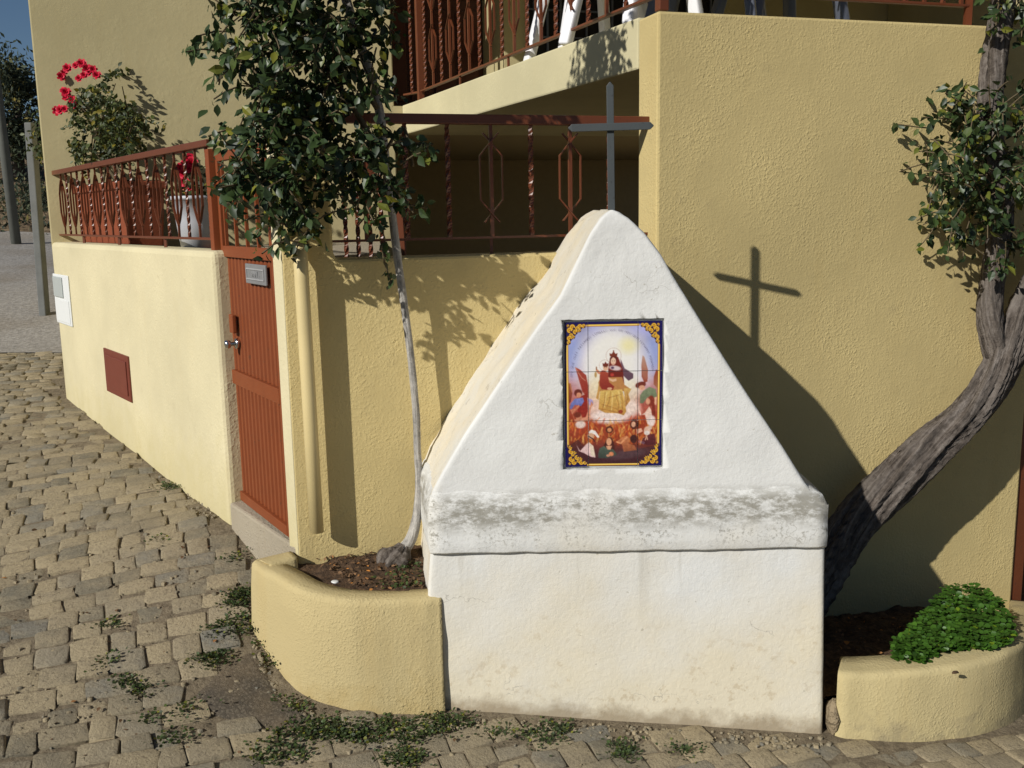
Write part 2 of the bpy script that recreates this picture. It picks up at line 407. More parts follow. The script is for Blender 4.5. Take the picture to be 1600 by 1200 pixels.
def sheet(name, xs, ys, off, mat, **k):
    X, Y = np.meshgrid(xs, ys); Zz = hgt(X, Y) + off; nx = len(xs); ny = len(ys)
    v = np.stack([X.ravel(), Y.ravel(), Zz.ravel()], 1)
    f = [(j * nx + i, j * nx + i + 1, (j + 1) * nx + i + 1, (j + 1) * nx + i) for j in range(ny - 1) for i in range(nx - 1)]
    return link(name, mesh_from(name, v, f, True), mat, None, **k)
sheet('ground', np.concatenate([np.linspace(-400, -14, 14), np.linspace(-12, 8, 41), np.linspace(10, 300, 12)]),
      np.concatenate([np.linspace(-200, -6, 8), np.linspace(-4, 40, 67), np.linspace(45, 700, 14)]), -.06, m_earth, kind='structure')
def inpoly(p, poly):
    x, y = p; c = False; j = len(poly) - 1
    for i in range(len(poly)):
        xi, yi = poly[i][:2]; xj, yj = poly[j][:2]
        if (yi > y) != (yj > y) and x < (xj - xi) * (y - yi) / (yj - yi) + xi: c = not c
        j = i
    return c

# plan outlines
def smooth_poly(pts, n=8):
    pts = [np.array(p, float) for p in pts]; out = []
    for i in range(len(pts) - 1):
        a = pts[max(i - 1, 0)]; b = pts[i]; c = pts[i + 1]; d = pts[min(i + 2, len(pts) - 1)]
        for k in range(n):
            t = k / n; out.append(.5 * ((2 * b) + (-a + c) * t + (2 * a - 5 * b + 4 * c - d) * t * t + (-a + 3 * b - 3 * c + d) * t ** 3))
    out.append(pts[-1]); return out
LP = smooth_poly([(-.955, 3.985, .62), (-1.085, 3.90, .615), (-1.065, 3.84, .61), (-.955, 3.735, .595), (-.84, 3.635, .58), (-.70, 3.578, .565), (-.55, 3.56, .558), (-.40, 3.569, .556), (-.285, 3.583, .556)], 6)
RP = smooth_poly([(1.252, 3.60, .21), (1.30, 3.585, .21), (1.45, 3.588, .21), (1.64, 3.612, .21), (1.86, 3.68, .21), (2.04, 3.80, .20), (2.20, 3.97, .17), (2.43, 4.28, .09), (2.66, 4.65, -.02), (2.84, 5.02, -.12)], 6)
patch_px = [(322, 1062), (352, 1030), (398, 1012), (425, 1050), (452, 1098), (500, 1120), (440, 1140), (372, 1130), (310, 1112), (298, 1085)]
def onG(x, y):                                 # pixel survey onto the sloping ground
    d = ray(x, y); t = 1.5
    for i in range(120):
        q = CAM + d * t
        if q[2] < float(hgt(q[0], q[1])): break
        t += .15
    a, b = t - .15, t
    for i in range(8):
        c = (a + b) / 2; q = CAM + d * c
        if q[2] < float(hgt(q[0], q[1])): b = c
        else: a = c
    return CAM + d * b
patch_xy = [onG(*p)[:2] for p in patch_px]

street = sheet('street', np.linspace(-9, 5, 113), np.linspace(-3, 10.2, 107), -.006, m_dirt, kind='structure')
grav = sheet('gravel_road', np.linspace(-12, -3.2, 45), np.linspace(9.0, 17.5, 43), .012, m_gravel, kind='structure')
# concrete patch in the street
m = MB(); pc = np.mean(patch_xy, axis=0); pv = []; pf = []
ring = smooth_poly([(*p, 0) for p in patch_xy + [patch_xy[0]]], 5)[:-1]
for r_ in (1, .75, .5, .25):
    for p in ring: q = pc + (np.array(p[:2]) - pc) * r_; pv.append((q[0], q[1], float(hgt(*q)) + (.004 if r_ < 1 else -.012)))
nr = len(ring)
for a in range(3):
    for i in range(nr): pf.append((a * nr + i, a * nr + (i + 1) % nr, (a + 1) * nr + (i + 1) % nr, (a + 1) * nr + i))
pf.append(tuple(3 * nr + i for i in range(nr)))
m.add(pv, pf); m.obj('concrete_patch', m_patch, smooth=True, kind='structure')

# ------------------------------------------------------------------ cobbles
uS = np.array([math.cos(math.radians(21)), math.sin(math.radians(21))]); vS = np.array([-uS[1], uS[0]])
def cobble_variant(seed):
    r = random.Random(seed); N = 4; v = []; f = []
    jit = [[(r.uniform(-.07, .07), r.uniform(-.08, .08)) for i in range(N)] for j in range(N)]
    tl = (r.uniform(-.12, .12), r.uniform(-.12, .12))
    for j in range(N):
        for i in range(N):
            a = (-.5, -.42, .42, .5)[i]; b = (-.5, -.41, .41, .5)[j]
            edge = (i in (0, 3)) + (j in (0, 3))
            if edge == 2: cr_ = r.uniform(.88, .99); a *= cr_; b *= cr_
            z = (0, -.12, -.26)[edge] + r.uniform(-.14, .14) + a * tl[0] * 2 + b * tl[1] * 2
            v.append((a + jit[j][i][0] * .8, b + jit[j][i][1] * .8, z))
    for j in range(N - 1):
        for i in range(N - 1): q = j * N + i; f.append((q, q + 1, q + N + 1, q + N))
    rim = [0, 1, 2, 3, 7, 11, 15, 14, 13, 12, 8, 4]; b0 = len(v)
    for k in rim: v.append((v[k][0] * 1.06, v[k][1] * 1.06, -1.6))
    for k in range(12): f.append((rim[(k + 1) % 12], rim[k], b0 + k, b0 + (k + 1) % 12))
    return v, f
CV = [cobble_variant(s) for s in range(40)]
CM = [mesh_from('cobble', v, f, True) for v, f in CV]
for me in CM: me.materials.append(m_cob)
street_poly = [(-9, -1), (-9, 9.6), (-5.6, 9.6), (-4.2, 9.2), (-3.6, 7.62)] + [tuple(G(4.3 - i * .5, .05, 0)[:2]) for i in range(8)] + [(-1.16, 4.24), (-1.15, 3.93)] + \
    [(p[0] - .04, p[1] - .05) for p in LP[4:]] + [(-.3, 3.52), (1.22, 3.53)] + [(p[0] + .02, p[1] - .05) for p in RP[3:30]] + [(4.5, 4), (4.5, -1)]
cob = []; v_ = -3.0
while v_ < 11.5:
    dep = rnd.uniform(.088, .122); u_ = -9 + rnd.uniform(0, .2)
    while u_ < 5:
        wd = rnd.choice([rnd.uniform(.09, .135), rnd.uniform(.12, .18)])
        cu, cv = u_ + wd / 2, v_ + dep / 2
        wob = .05 * math.sin(cu * 1.3 + v_ * .7) + rnd.uniform(-.008, .008)
        p = uS * cu + vS * (cv + wob) + np.array([-1.0, 3.0])
        if inpoly(p, street_poly) and not inpoly(p, patch_xy):
            z = float(hgt(p[0], p[1])); X, Yp, dz = pxl((p[0], p[1], z))
            if dz > .3 and -900 < X < 2400 and Yp < 1900:
                cob.append((dep * wd / dz ** 2 * (0 if (X < -20 or X > 1620 or Yp > 1225) else 1), p, wd, dep, z))
        u_ += wd
    v_ += dep
cob.sort(key=lambda t: -t[0])
def cob_matrix(p, wd, dep, z):
    e = .04; gx = float(hgt(p[0] + e, p[1]) - hgt(p[0] - e, p[1])) / (2 * e); gy = float(hgt(p[0], p[1] + e) - hgt(p[0], p[1] - e)) / (2 * e)
    up = Vector((-gx, -gy, 1)).normalized(); a = math.radians(21) + rnd.uniform(-.09, .09)
    ax = Vector((math.cos(a), math.sin(a), 0)); ax = (ax - up * ax.dot(up)).normalized(); ay = up.cross(ax)
    R = Matrix((ax, ay, up)).transposed().to_4x4()
    flip = rnd.choice((0, math.pi))
    h = .022
    return Matrix.Translation((p[0], p[1], z + rnd.uniform(-.006, .010))) @ R @ Matrix.Rotation(flip, 4, 'Z') @ Matrix.Diagonal((wd * rnd.uniform(.92, 1.0), dep * rnd.uniform(.92, 1.0), h, 1))
sv = []; sf = []; st = []
for i, (a, p, wd, dep, z) in enumerate(cob):
    mt = cob_matrix(p, wd, dep, z); k = rnd.randrange(len(CV))
    if i < 300:
        o = link('cobble', CM[k], None, street); o.matrix_basis = mt
    else:
        b = len(sv); sv += [tuple(mt @ Vector(q)) for q in CV[k][0]]; sf += [tuple(b + j for j in q) for q in CV[k][1]]; st += [rnd.random()] * len(CV[k][0])
if sv:
    me = mesh_from('cobbles', sv, sf, True); at = me.attributes.new('tint', 'FLOAT_COLOR', 'POINT')
    at.data.foreach_set('color', np.repeat(np.array(st)[:, None], 4, 1).ravel()); link('cobbles', me, m_cobs, street, kind='stuff')

# ------------------------------------------------------------------ leaves
def leaf_shape(kind):
    if kind == 'rose':
        return [(0, 0, 0), (-.24, .28, .05), (-.27, .55, .06), (0, 1, -.10), (.27, .55, .06), (.24, .28, .05), (0, .3, -.01), (0, .6, -.02)], \
               [(0, 6, 1), (1, 6, 7, 2), (2, 7, 3), (0, 5, 6), (5, 4, 7, 6), (4, 3, 7)]
    if kind == 'round':
        return [(0, 0, 0), (-.38, .35, .05), (-.30, .85, .02), (0, .98, -.04), (.30, .85, .02), (.38, .35, .05), (0, .5, -.05)], \
               [(0, 6, 1), (1, 6, 2), (2, 6, 3), (3, 6, 4), (4, 6, 5), (5, 6, 0)]
    return [(0, 0, 0), (-.2, .45, .04), (0, 1, -.06), (.2, .45, .04)], [(0, 2, 1), (0, 3, 2)]
def orient(axis, normal):
    a = np.asarray(axis, float); a = a / np.linalg.norm(a, axis=1, keepdims=True)
    n = np.asarray(normal, float); n = n - a * (n * a).sum(1, keepdims=True); n = n / (np.linalg.norm(n, axis=1, keepdims=True) + 1e-9)
    x = np.cross(a, n); return np.stack([x, a, n], 2)      # columns
def leaf_mesh(name, pos, axis, normal, size, kind='rose', tint=None):
    v, f = leaf_shape(kind); v = np.array(v); R = orient(axis, normal); N = len(pos)
    P = np.einsum('nij,kj->nki', R, v) * np.asarray(size)[:, None, None] + np.asarray(pos)[:, None, :]
    k = len(v); me = bpy.data.meshes.new(name)
    loops = []; starts = []; tot = 0; ftot = []
    fl = np.array([i for q in f for i in q]); lens = np.array([len(q) for q in f])
    L = (fl[None, :] + (np.arange(N) * k)[:, None]).ravel()
    lens_all = np.tile(lens, N); st_ = np.concatenate([[0], np.cumsum(lens_all)[:-1]])
    me.vertices.add(N * k); me.vertices.foreach_set('co', P.ravel()); me.loops.add(len(L)); me.loops.foreach_set('vertex_index', L.astype(np.int32))
    me.polygons.add(len(lens_all)); me.polygons.foreach_set('loop_start', st_.astype(np.int32)); me.polygons.foreach_set('loop_total', lens_all.astype(np.int32))
    me.update(calc_edges=True)
    if tint is None: tint = npr.random(N)
    at = me.attributes.new('tint', 'FLOAT_COLOR', 'POINT'); at.data.foreach_set('color', np.repeat(np.repeat(np.asarray(tint), k)[:, None], 4, 1).ravel())
    return me
LEAF_M = {}
def leaf_single(kind, mat):
    key = (kind, mat.name)
    if key not in LEAF_M:
        v, f = leaf_shape(kind); me = mesh_from('leaf', v, f); me.materials.append(mat); LEAF_M[key] = me
    return LEAF_M[key]
def unit(a): return a / (np.linalg.norm(a, axis=-1, keepdims=True) + 1e-9)
def shoots(n, start_fn, length, droop, step=.03, wander=.35):
    """hanging shoots: list of polylines"""
    out = []
    for i in range(n):
        p, d = start_fn(i); p = np.array(p, float); d = unit(np.array(d, float)); L = rnd.uniform(*length); pts = [p.copy()]
        for s in range(int(L / step)):
            d = unit(d + np.array([rnd.gauss(0, 1), rnd.gauss(0, 1), rnd.gauss(0, 1)]) * wander * .25 + np.array([0, 0, -droop * .1]))
            p = p + d * step; pts.append(p.copy())
        out.append(pts)
    return out
def leaves_on(shs, per=1.0, size=(.03, .06), out=(0, -1, .4), spread=.025):
    P = []; A = []; N = []; S = []
    o = np.array(out, float)
    for pts in shs:
        for i in range(1, len(pts)):
            k = int(per) + (1 if rnd.random() < per % 1 else 0)
            d = unit(pts[i] - pts[i - 1])
            for q in range(k):
                r3 = npr.normal(size=3); P.append(pts[i] + r3 * spread * .6); side = unit(np.cross(d, npr.normal(size=3)))
                A.append(side * .9 + d * .35 + np.array([0, 0, -.45]) + npr.normal(size=3) * .25)
                N.append(unit(o) * .9 + npr.normal(size=3) * .55); S.append(rnd.uniform(*size))
    return np.array(P), np.array(A), np.array(N), np.array(S)
def crown(parent, P, A, N, S, kind, mat, mato, nobj=300, name='foliage'):
    vis = np.zeros(len(P))
    for i in range(len(P)):
        x, y, z = pxl(P[i]); vis[i] = (S[i] / z) * (1 if (0 < x < 1600 and 0 < y < 1200) else .0) * (1.0 / (z ** 2))
    order = np.argsort(-vis); top = [i for i in order[:nobj] if vis[i] > 0]; rest = np.array(sorted(set(range(len(P))) - set(top)))
    R = orient(A, N)
    if mato is not None:
        me = leaf_single(kind, mato)
        for i in top:
            o = link('leaf', me, None, parent); q = R[i] * S[i]
            o.matrix_basis = Matrix(((q[0][0], q[0][1], q[0][2], P[i][0]), (q[1][0], q[1][1], q[1][2], P[i][1]), (q[2][0], q[2][1], q[2][2], P[i][2]), (0, 0, 0, 1)))
    else: rest = np.arange(len(P))
    return link(name, leaf_mesh(name, P[rest], A[rest], N[rest], S[rest], kind), mat, parent, kind='stuff')
#@@PART2
# ------------------------------------------------------------------ house
house = thing('house', W(2.7, -.1, -.2), 'yellow rendered house with balcony over a dark porch', 'house')
zBeam = pW(760, 187)[1]
uR0 = pW(1027, 200)[0]; zR = pW(1300, 28)[1]; uR1 = pW(1583, 900)[0]; zS = pW(700, 400)[1]; uS0 = pW(520, 380)[0]
fil = [(uS0 + .03 - .03 * math.cos(a), zS + .03 - .03 * math.sin(a)) for a in [0, math.pi / 6, math.pi / 3, math.pi / 2]]
outline = [(0, .05), (uR0 + .3, -.6), (uR1, -.6), (uR1, zR), (uR0, zR - .004), (uR0, zS)] + fil[::-1] + [(uS0, zBeam + .06), (0, zBeam + .06)]
front = frame_extrude(outline, W, 0, -.2).obj('front_wall', m_wall, house, bevel=.012)
GR = G(.075, 0, 0)
m = MB(); m.prism([tuple(W(.004, -.002, 0)[:2]), tuple(GR[:2]), tuple((GR + uW * .1 + nW * -.12)[:2]), tuple(W(.1, -.15, 0)[:2]), tuple(W(.1, -.004, 0)[:2])], .05, zBeam + .055); m.obj('pier_return', m_gard, house)
# slab of the balcony: side edge runs back from the front wall to the corner post, then to the facade
A_ = W(uR0, -.2, 0) + nC * .0; A_ = onV(991, 108, W(uR0, 0, 0), nC); A_[2] = 0
K_ = onV(645, 159, W(uR0, 0, 0), nC); zSl1 = float(K_[2]); K_[2] = 0; zSl0 = float(onV(729, 183, W(uR0, 0, 0), nC)[2])
FAC0 = G(4.10, -.02, 0)                                  # left end of the facade
def Fc(u, n, z): return FAC0 * np.array([1, 1, 0]) + uW * u + nW * n + Z3 * z
uK2 = float((K_ - FAC0) @ uW) - .03; K2 = Fc(uK2, 0, 0)
m = MB(); m.prism([tuple(W(uR0 + .0, -.205, 0)[:2]), tuple(K_[:2]), tuple(K2[:2]), tuple(Fc(7.4, 0, 0)[:2]), tuple(W(uR1 - .02, -.205, 0)[:2])], zSl0, zSl1)
m.obj('balcony_slab', m_slab, house, bevel=.01)
def Fu(x, y=60): return float((onV(x, y, FAC0, nW) - FAC0) @ uW)
uD0, uD1 = Fu(612), Fu(788); zD = zSl1 + 2.0
m = MB(); fbox(m, Fc, -.02, uD0, -.3, 0, -.2, 6.4); m.obj('facade_wall', m_fac, house, bevel=.01)
m = MB(); fbox(m, Fc, uD0 + .002, uD1 - .002, -.3, -.003, zD, 6.39); m.obj('door_lintel', m_fac, house)
m = MB(); fbox(m, Fc, uD1, 7.39, -.3, 0, zSl0 + .01, 6.4); m.obj('upper_wall', m_fac, house)
for a_, b_ in ((uD0 - .12, uD0 - .001), (uD1 + .001, uD1 + .12)):  # deep reveal added so its jamb shades the door
    m = MB(); fbox(m, Fc, a_, b_, -.95, -.301, zSl1 - .1, zD + .1); m.obj('door_shade_reveal', m_fac, house)
m = MB(); fbox(m, Fc, uD0 - .1, uD1 + .1, -.95, -.301, zD + .101, zD + .2); m.obj('door_head', m_fac, house)
m = MB(); fbox(m, Fc, uD0 - .1, uD1 + .1, -.95, -.0, zSl1 - .2, zSl1 - .005); m.obj('door_sill', m_fac, house)
m = MB(); fbox(m, Fc, -.02, .28, -6, -.31, -.2, 6.4); m.obj('side_wall', m_fac, house)
m = MB(); fbox(m, Fc, 7.1, 7.4, .01, 4.4, -.2, 6.4); m.obj('end_wall', m_fac, house)
# deep recess added behind the porch, below the balcony, to keep it dark
for nm, q_ in (('shade_recess_wall', (uD0 - .3, uD0 - .05, -3.6, -.305, -.2, zSl0)), ('shade_recess_wall', (uD0 - .3, 7.2, -3.9, -3.605, -.2, zSl0)), ('shade_recess_ceiling', (uD0 - .3, 7.2, -3.9, -.02, zSl0 + .002, zSl0 + .2)), ('shade_recess_floor', (uD0 - .3, 7.2, -3.9, .0, .3, .55))):
    m = MB(); fbox(m, Fc, *q_); m.obj(nm, m_roof, house)
# unseen roof over the balcony, kept low to shade the upper wall
m = MB(); m.prism([tuple(W(uR0 - .1, -.15, 0)[:2]), tuple((K_ - uW * .22)[:2]), tuple(Fc(uK2 - .25, .02, 0)[:2]), tuple(Fc(7.3, .02, 0)[:2]), tuple(W(uR1 + .2, -.15, 0)[:2])], 3.96, 4.10)
m.obj('balcony_shade_roof', m_roof, house)
m = MB(); m.prism([tuple(Fc(-.3, -.02, 0)[:2]), tuple(Fc(7.5, -.02, 0)[:2]), tuple(Fc(7.5, -6.2, 0)[:2]), tuple(Fc(-.3, -6.2, 0)[:2])], 6.4, 6.6); m.obj('roof', m_terra, house)
# balcony door and window grille
u0, u1 = uD0 + .005, uD1 - .005
dr = MB(); fbox(dr, Fc, u0, u1, -.66, -.62, zSl1, zD - .005); door = dr.obj('door', m_door, house, bevel=.006)
for i in range(4):
    a = u0 + .05 + (u1 - u0 - .06) * i / 4
    q = MB(); fbox(q, Fc, a, a + (u1 - u0) / 4 - .05, -.618, -.595, zSl1 + .1, zSl1 + .85); q.obj('door_panel', m_door, door, bevel=.006)
    q = MB(); fbox(q, Fc, a, a + (u1 - u0) / 4 - .05, -.618, -.595, zSl1 + .95, zSl1 + 1.9); q.obj('door_panel', m_door, door, bevel=.006)
g0 = float((onV(822, 60, FAC0, nW) - FAC0) @ uW); g1 = g0 + 1.7
q = MB(); fbox(q, Fc, g0, g1, .004, .03, zSl1 + .02, zSl1 + 1.9); win = q.obj('window', m_dark, house)
for i in range(15):
    a = g0 + (g1 - g0) * (i + .5) / 15; q = MB(); fbox(q, Fc, a - .008, a + .008, .035, .05, zSl1 + .03, zSl1 + 1.88); q.obj('grille_bar', m_plastic2, win)
for i in range(9):
    z = zSl1 + .12 + i * .21; q = MB(); fbox(q, Fc, g0, g1, .052, .062, z, z + .014); q.obj('grille_bar', m_plastic2, win)
# terrace floor behind the garden wall
ter = MB(); ter.prism([tuple(G(.84, -.02, 0)[:2]), tuple(G(4.05, -.02, 0)[:2]), tuple(Fc(.02, .01, 0)[:2]), tuple(Fc(uK2 - .2, .01, 0)[:2]), tuple((G(.84, -.3, 0) + uW * .75 + uC * .6)[:2]), tuple((G(.84, -.3, 0))[:2])], .3, 1.80)
ter.obj('terrace', m_conc, house)
m = MB(); m.prism([tuple(W(.02, -.21, 0)[:2]), tuple(W(3.6, -.21, 0)[:2]), tuple(Fc(6.9, .02, 0)[:2]), tuple(Fc(1.2, .02, 0)[:2])], .2, .56); m.obj('porch_floor', m_conc, house)
# brown door frame at the right end of the front wall
m = MB(); fbox(m, W, uR1 + .004, uR1 + .09, -.12, -.02, -.4, 2.6); sf_ = m.obj('side_door_frame', m_rail, house, bevel=.005)
m = MB(); fbox(m, W, uR1 + .095, uR1 + 1.0, -.11, -.06, -.4, 2.6); m.obj('side_door', m_door, house)

# drainpipe
dp = thing('drainpipe', W(.1, .07, .7), 'cream painted drainpipe on the pier beside the orange gate', 'drainpipe')
ut, zt = pW(469, 392, .07); ub, zb = pW(495, 831, .07)
m = MB(); m.tube([W(ut, -.02, zt + .03), W(ut, .04, zt + .02), W(ut, .068, zt - .03), W(ut, .07, zt - .12), W((ut + ub) / 2, .07, (zt + zb) / 2), W(ub, .07, zb)], .0285, 16); m.obj('pipe', m_pvc, dp, smooth=True)

# ------------------------------------------------------------------ garden wall, gate and step
gw = thing('garden_wall', G(2.4, 0, .4), 'pale yellow garden wall with rounded end, railing above', 'wall')
uGa = pG(345, 600)[0]; zG = pG(200, 385)[1]
gpoly = [(uGa, .2), (4.12, .2), (4.12, zG), (uGa, zG)]
frame_extrude(gpoly, G, 0, -.2).obj('wall', m_gard, gw, bevel=.03, seg=3)
# meter box
(a0, b0), (a1, b1) = pG(84, 427), pG(115, 511)
mb = thing('meter_box', G((a0 + a1) / 2, 0, b1), 'white plastic electricity meter box set in the garden wall', 'meter box')
m = MB(); fbox(m, G, a1, a0, .0, .01, b1, b0); m.obj('box', m_box, mb, bevel=.006)
da = (a0 - a1); db = b0 - b1
m = MB(); fbox(m, G, a1 + .36 * da, a0 - .06 * da, 0.01, .02, b1 + .54 * db, b0 - .05 * db); m.obj('meter_window', m_boxdk, mb, bevel=.006)
m = MB(); fbox(m, G, a1 + .06 * da, a0 - .04 * da, 0.01, .014, b1 + .05 * db, b1 + .50 * db); m.obj('door', m_box, mb, bevel=.003)
# brown hatch
(a0, b0), (a1, b1) = pG(164, 543), pG(208, 629)
b0 = pG(164, 543)[1]; b1 = pG(208, 629)[1]
hz = thing('wall_hatch', G((a0 + a1) / 2, 0, b1), 'square red brown metal hatch low in the garden wall', 'hatch')
m = MB(); fbox(m, G, a1, a0, .0, .012, b1, b0); m.obj('frame', m_hatch, hz, bevel=.003)
m = MB(); fbox(m, G, a1 + .035, a0 - .035, .012, .02, b1 + .035, b0 - .035); m.obj('panel', m_hatch, hz, bevel=.004)

# step
m = MB(); zst = pG(355, 786)[1]
st_ = frame_extrude([(.02, .2), (uGa - .004, .2), (uGa - .004, zst + .01), (.02, zst - .01)], G, .0, -.3)
so_ = st_.obj('gate_step', m_conc, None, bevel=.012, label='grey concrete step below the orange gate', cat='step')

# gate, set back from the wall face
gR_ = G(.082, .0, 0); gL_ = onV(374, 776, P0 - nG * .055, nG); gL_[2] = 0
uQ = unit(gL_ - gR_); nQ = np.array([-uQ[1], uQ[0], 0.0]); nQ = nQ if nQ @ nG > 0 else -nQ
def Gp(u, n, z): return gR_ + uQ * u + nQ * (n - .02) + Z3 * z
def pGp(x, y):
    q = onV(x, y, gR_ - nQ * .02, nQ); return float((q - gR_) @ uQ), float(q[2])
gl, gzb = pGp(376, 776); gr, _ = pGp(449, 815); gzt = pGp(390, 404)[1]; gzm = pGp(400, 602)[1]; gtop = pGp(340, 232)[1]
gate = thing('gate', Gp((gl + gr) / 2, 0, gzb), 'orange brown corrugated metal gate with nameplate and chrome knob', 'gate')
gr = .0
m = MB(); fbox(m, Gp, gl + .02, gl + .075, -.02, .04, gzb - .02, gtop); m.obj('post', m_gate, gate, bevel=.003)
m = MB()
for a, b in ((gl - .03, gl), (gr, gr + .03)): fbox(m, Gp, a, b, -.015, .015, gzb, gtop - .02)
for z, h in ((gzb, .045), (gzm - .03, .065), (gzt, .05), (gtop - .06, .04)): fbox(m, Gp, gr + .031, gl - .031, -.013, .017, z, z + h)
m.obj('frame', m_gate, gate, bevel=.002)
def corr(z0, z1):
    n = 13; v = []; f = []; a, b = gr + .028, gl - .028
    prof = []
    for i in range(n):
        for t, dn in ((0, 0), (.12, .014), (.55, .014), (.67, 0)): prof.append((a + (b - a) * (i + t) / n, dn))
    prof.append((b, 0))
    for u, dn in prof: v += [Gp(u, dn - .012, z0), Gp(u, dn - .012, z1)]
    for i in range(len(prof) - 1): f.append((2 * i, 2 * i + 2, 2 * i + 3, 2 * i + 1))
    q = MB(); q.add(v, f); return q
corr(gzb + .046, gzm - .031).obj('lower_panel', m_gate, gate); corr(gzm + .036, gzt - .001).obj('upper_panel', m_gate, gate)
for i in range(5):
    u = gr + .06 + (gl - gr - .12) * i / 4; q = MB(); fbox(q, Gp, u - .007, u + .007, -.006, .008, gzt + .051, gtop - .061); q.obj('bar', m_gate, gate)
ku, kz = pGp(374, 536)
q = MB(); fbox(q, Gp, ku - .03, ku + .025, .016, .035, pGp(365, 517)[1], pGp(365, 489)[1]); q.obj('lock_box', m_gate, gate, bevel=.004)
kb = Gp(ku - .01, .01, kz)
q = MB(); q.tube([kb, kb + nQ * .012], .024, 16); kp = q.obj('knob_plate', m_chrome, gate, smooth=True)
q = MB(); q.tube([kb + nQ * .012, kb + nQ * .032, kb + nQ * .036, kb + nQ * .05, kb + nQ * .06, kb + nQ * .062], [.009, .009, .017, .022, .017, .002], 16); q.obj('knob', m_chrome, kp, smooth=True)
(p0u, p0z), (p1u, p1z) = pGp(391, 411), pGp(424, 437)
p0z = pGp(391, 411)[1]; p1z = p0z - .085; p1u = max(p1u, gr + .012)
q = MB(); fbox(q, Gp, p1u, p0u, .014, .024, p1z, p0z); npl = q.obj('nameplate', m_plate, gate, bevel=.003)
q = MB()
e = .018
for aa, bb, cc, dd in ((p1u + e, p0u - e, p1z + e, p1z + e + .006), (p1u + e, p0u - e, p0z - e - .006, p0z - e), (p1u + e, p1u + e + .006, p1z + e + .007, p0z - e - .007), (p0u - e - .006, p0u - e, p1z + e + .007, p0z - e - .007)):
    fbox(q, Gp, aa, bb, .0245, .028, cc, dd)
q.obj('plate_rim', m_plate2, npl)
q = MB(); cm_ = (p1u + p0u) / 2; zz = (p1z + p0z) / 2; zg = [.04, .028, .018, .006, -.004, -.016, -.026, -.036]
for i in range(len(zg) - 1):
    q.bar(Gp(cm_ + zg[i], .0255, zz + (.014 if i % 2 else -.012)), Gp(cm_ + zg[i + 1], .0255, zz + (-.012 if i % 2 else .014)), .004, .003)
q.obj('engraving', m_plate2, npl)

# ------------------------------------------------------------------ railings
def twisted_mesh(h, w=.014, pitch=.085):
    n = int(h / .0125); v = []; f = []
    for i in range(n + 1):
        z = h * i / n; e = min(z, h - z); a = 2 * math.pi * z / pitch * .5 * (1 if e > .04 else e / .04)
        for k in range(4):
            t = a + math.pi / 4 + k * math.pi / 2; v.append((w * .72 * math.cos(t), w * .72 * math.sin(t), z))
    for i in range(n):
        for k in range(4): f.append((i * 4 + k, i * 4 + (k + 1) % 4, (i + 1) * 4 + (k + 1) % 4, (i + 1) * 4 + k))
    me = mesh_from('twisted_bar', v, f); me.materials.append(m_rail); return me
def ornament_meshes(h, spans, w=.045, t=.012):
    m = MB(); m.box((-t / 2, -t / 2, 0), (t / 2, t / 2, h)); a = m.mesh('straight_bar'); a.materials.append(m_rail)
    out = []
    for z0, z1 in spans:
        for s, yo in ((1, .009), (-1, -.009)):
            m = MB(); pts = [(-s * .032, yo, z1 + .035), (0, yo, z1), (s * w, yo, z1 - .06), (s * w, yo, z0 + .06), (0, yo, z0), (-s * .032, yo, z0 - .035)]
            v = []; f = []
            for i, p in enumerate(pts):
                d = unit(np.array(pts[min(i + 1, 5)]) - np.array(pts[max(i - 1, 0)])); nx_ = np.array([d[2], 0, -d[0]]) * .0028
                for g, h2 in ((-1, -1), (1, -1), (1, 1), (-1, 1)): v.append(np.array(p) + nx_ * g + np.array([0, .006 * h2, 0]))
            for i in range(5):
                for k in range(4): f.append((i * 4 + k, i * 4 + (k + 1) % 4, (i + 1) * 4 + (k + 1) % 4, (i + 1) * 4 + k))
            f += [(3, 2, 1, 0), (20, 21, 22, 23)]; m.add(v, f); b = m.mesh('scroll'); b.materials.append(m_rail); out.append(b)
    return a, out
def railing(root, p, q, n, h, spans, tw_first=True, skip=(), w=.045, handrail=(.05, .032), bt=.012):
    p = np.asarray(p, float); q = np.asarray(q, float); d = unit(q - p); ang = math.atan2(d[1], d[0])
    tw = twisted_mesh(h, bt + .002); ob, oc = ornament_meshes(h, spans, w, bt)
    mm = MB(); mm.bar(p, q, .03, .012); mm.obj('bottom_rail', m_rail, root, bevel=.002)
    mm = MB(); mm.bar(p + Z3 * (h + .006), q + Z3 * (h + .006), handrail[0], handrail[1]); mm.obj('handrail', m_rail, root, bevel=.004)
    for i in range(n):
        if i in skip: continue
        c = p + (q - p) * (i + .5) / n
        if (i % 2 == 0) == tw_first:
            o = link('twisted_baluster', tw, None, root); o.location = c; o.rotation_euler = (0, 0, ang)
        else:
            o = link('ornament_baluster', ob, None, root); o.location = c; o.rotation_euler = (0, 0, ang)
            for me_ in oc: link('scroll', me_, None, o)
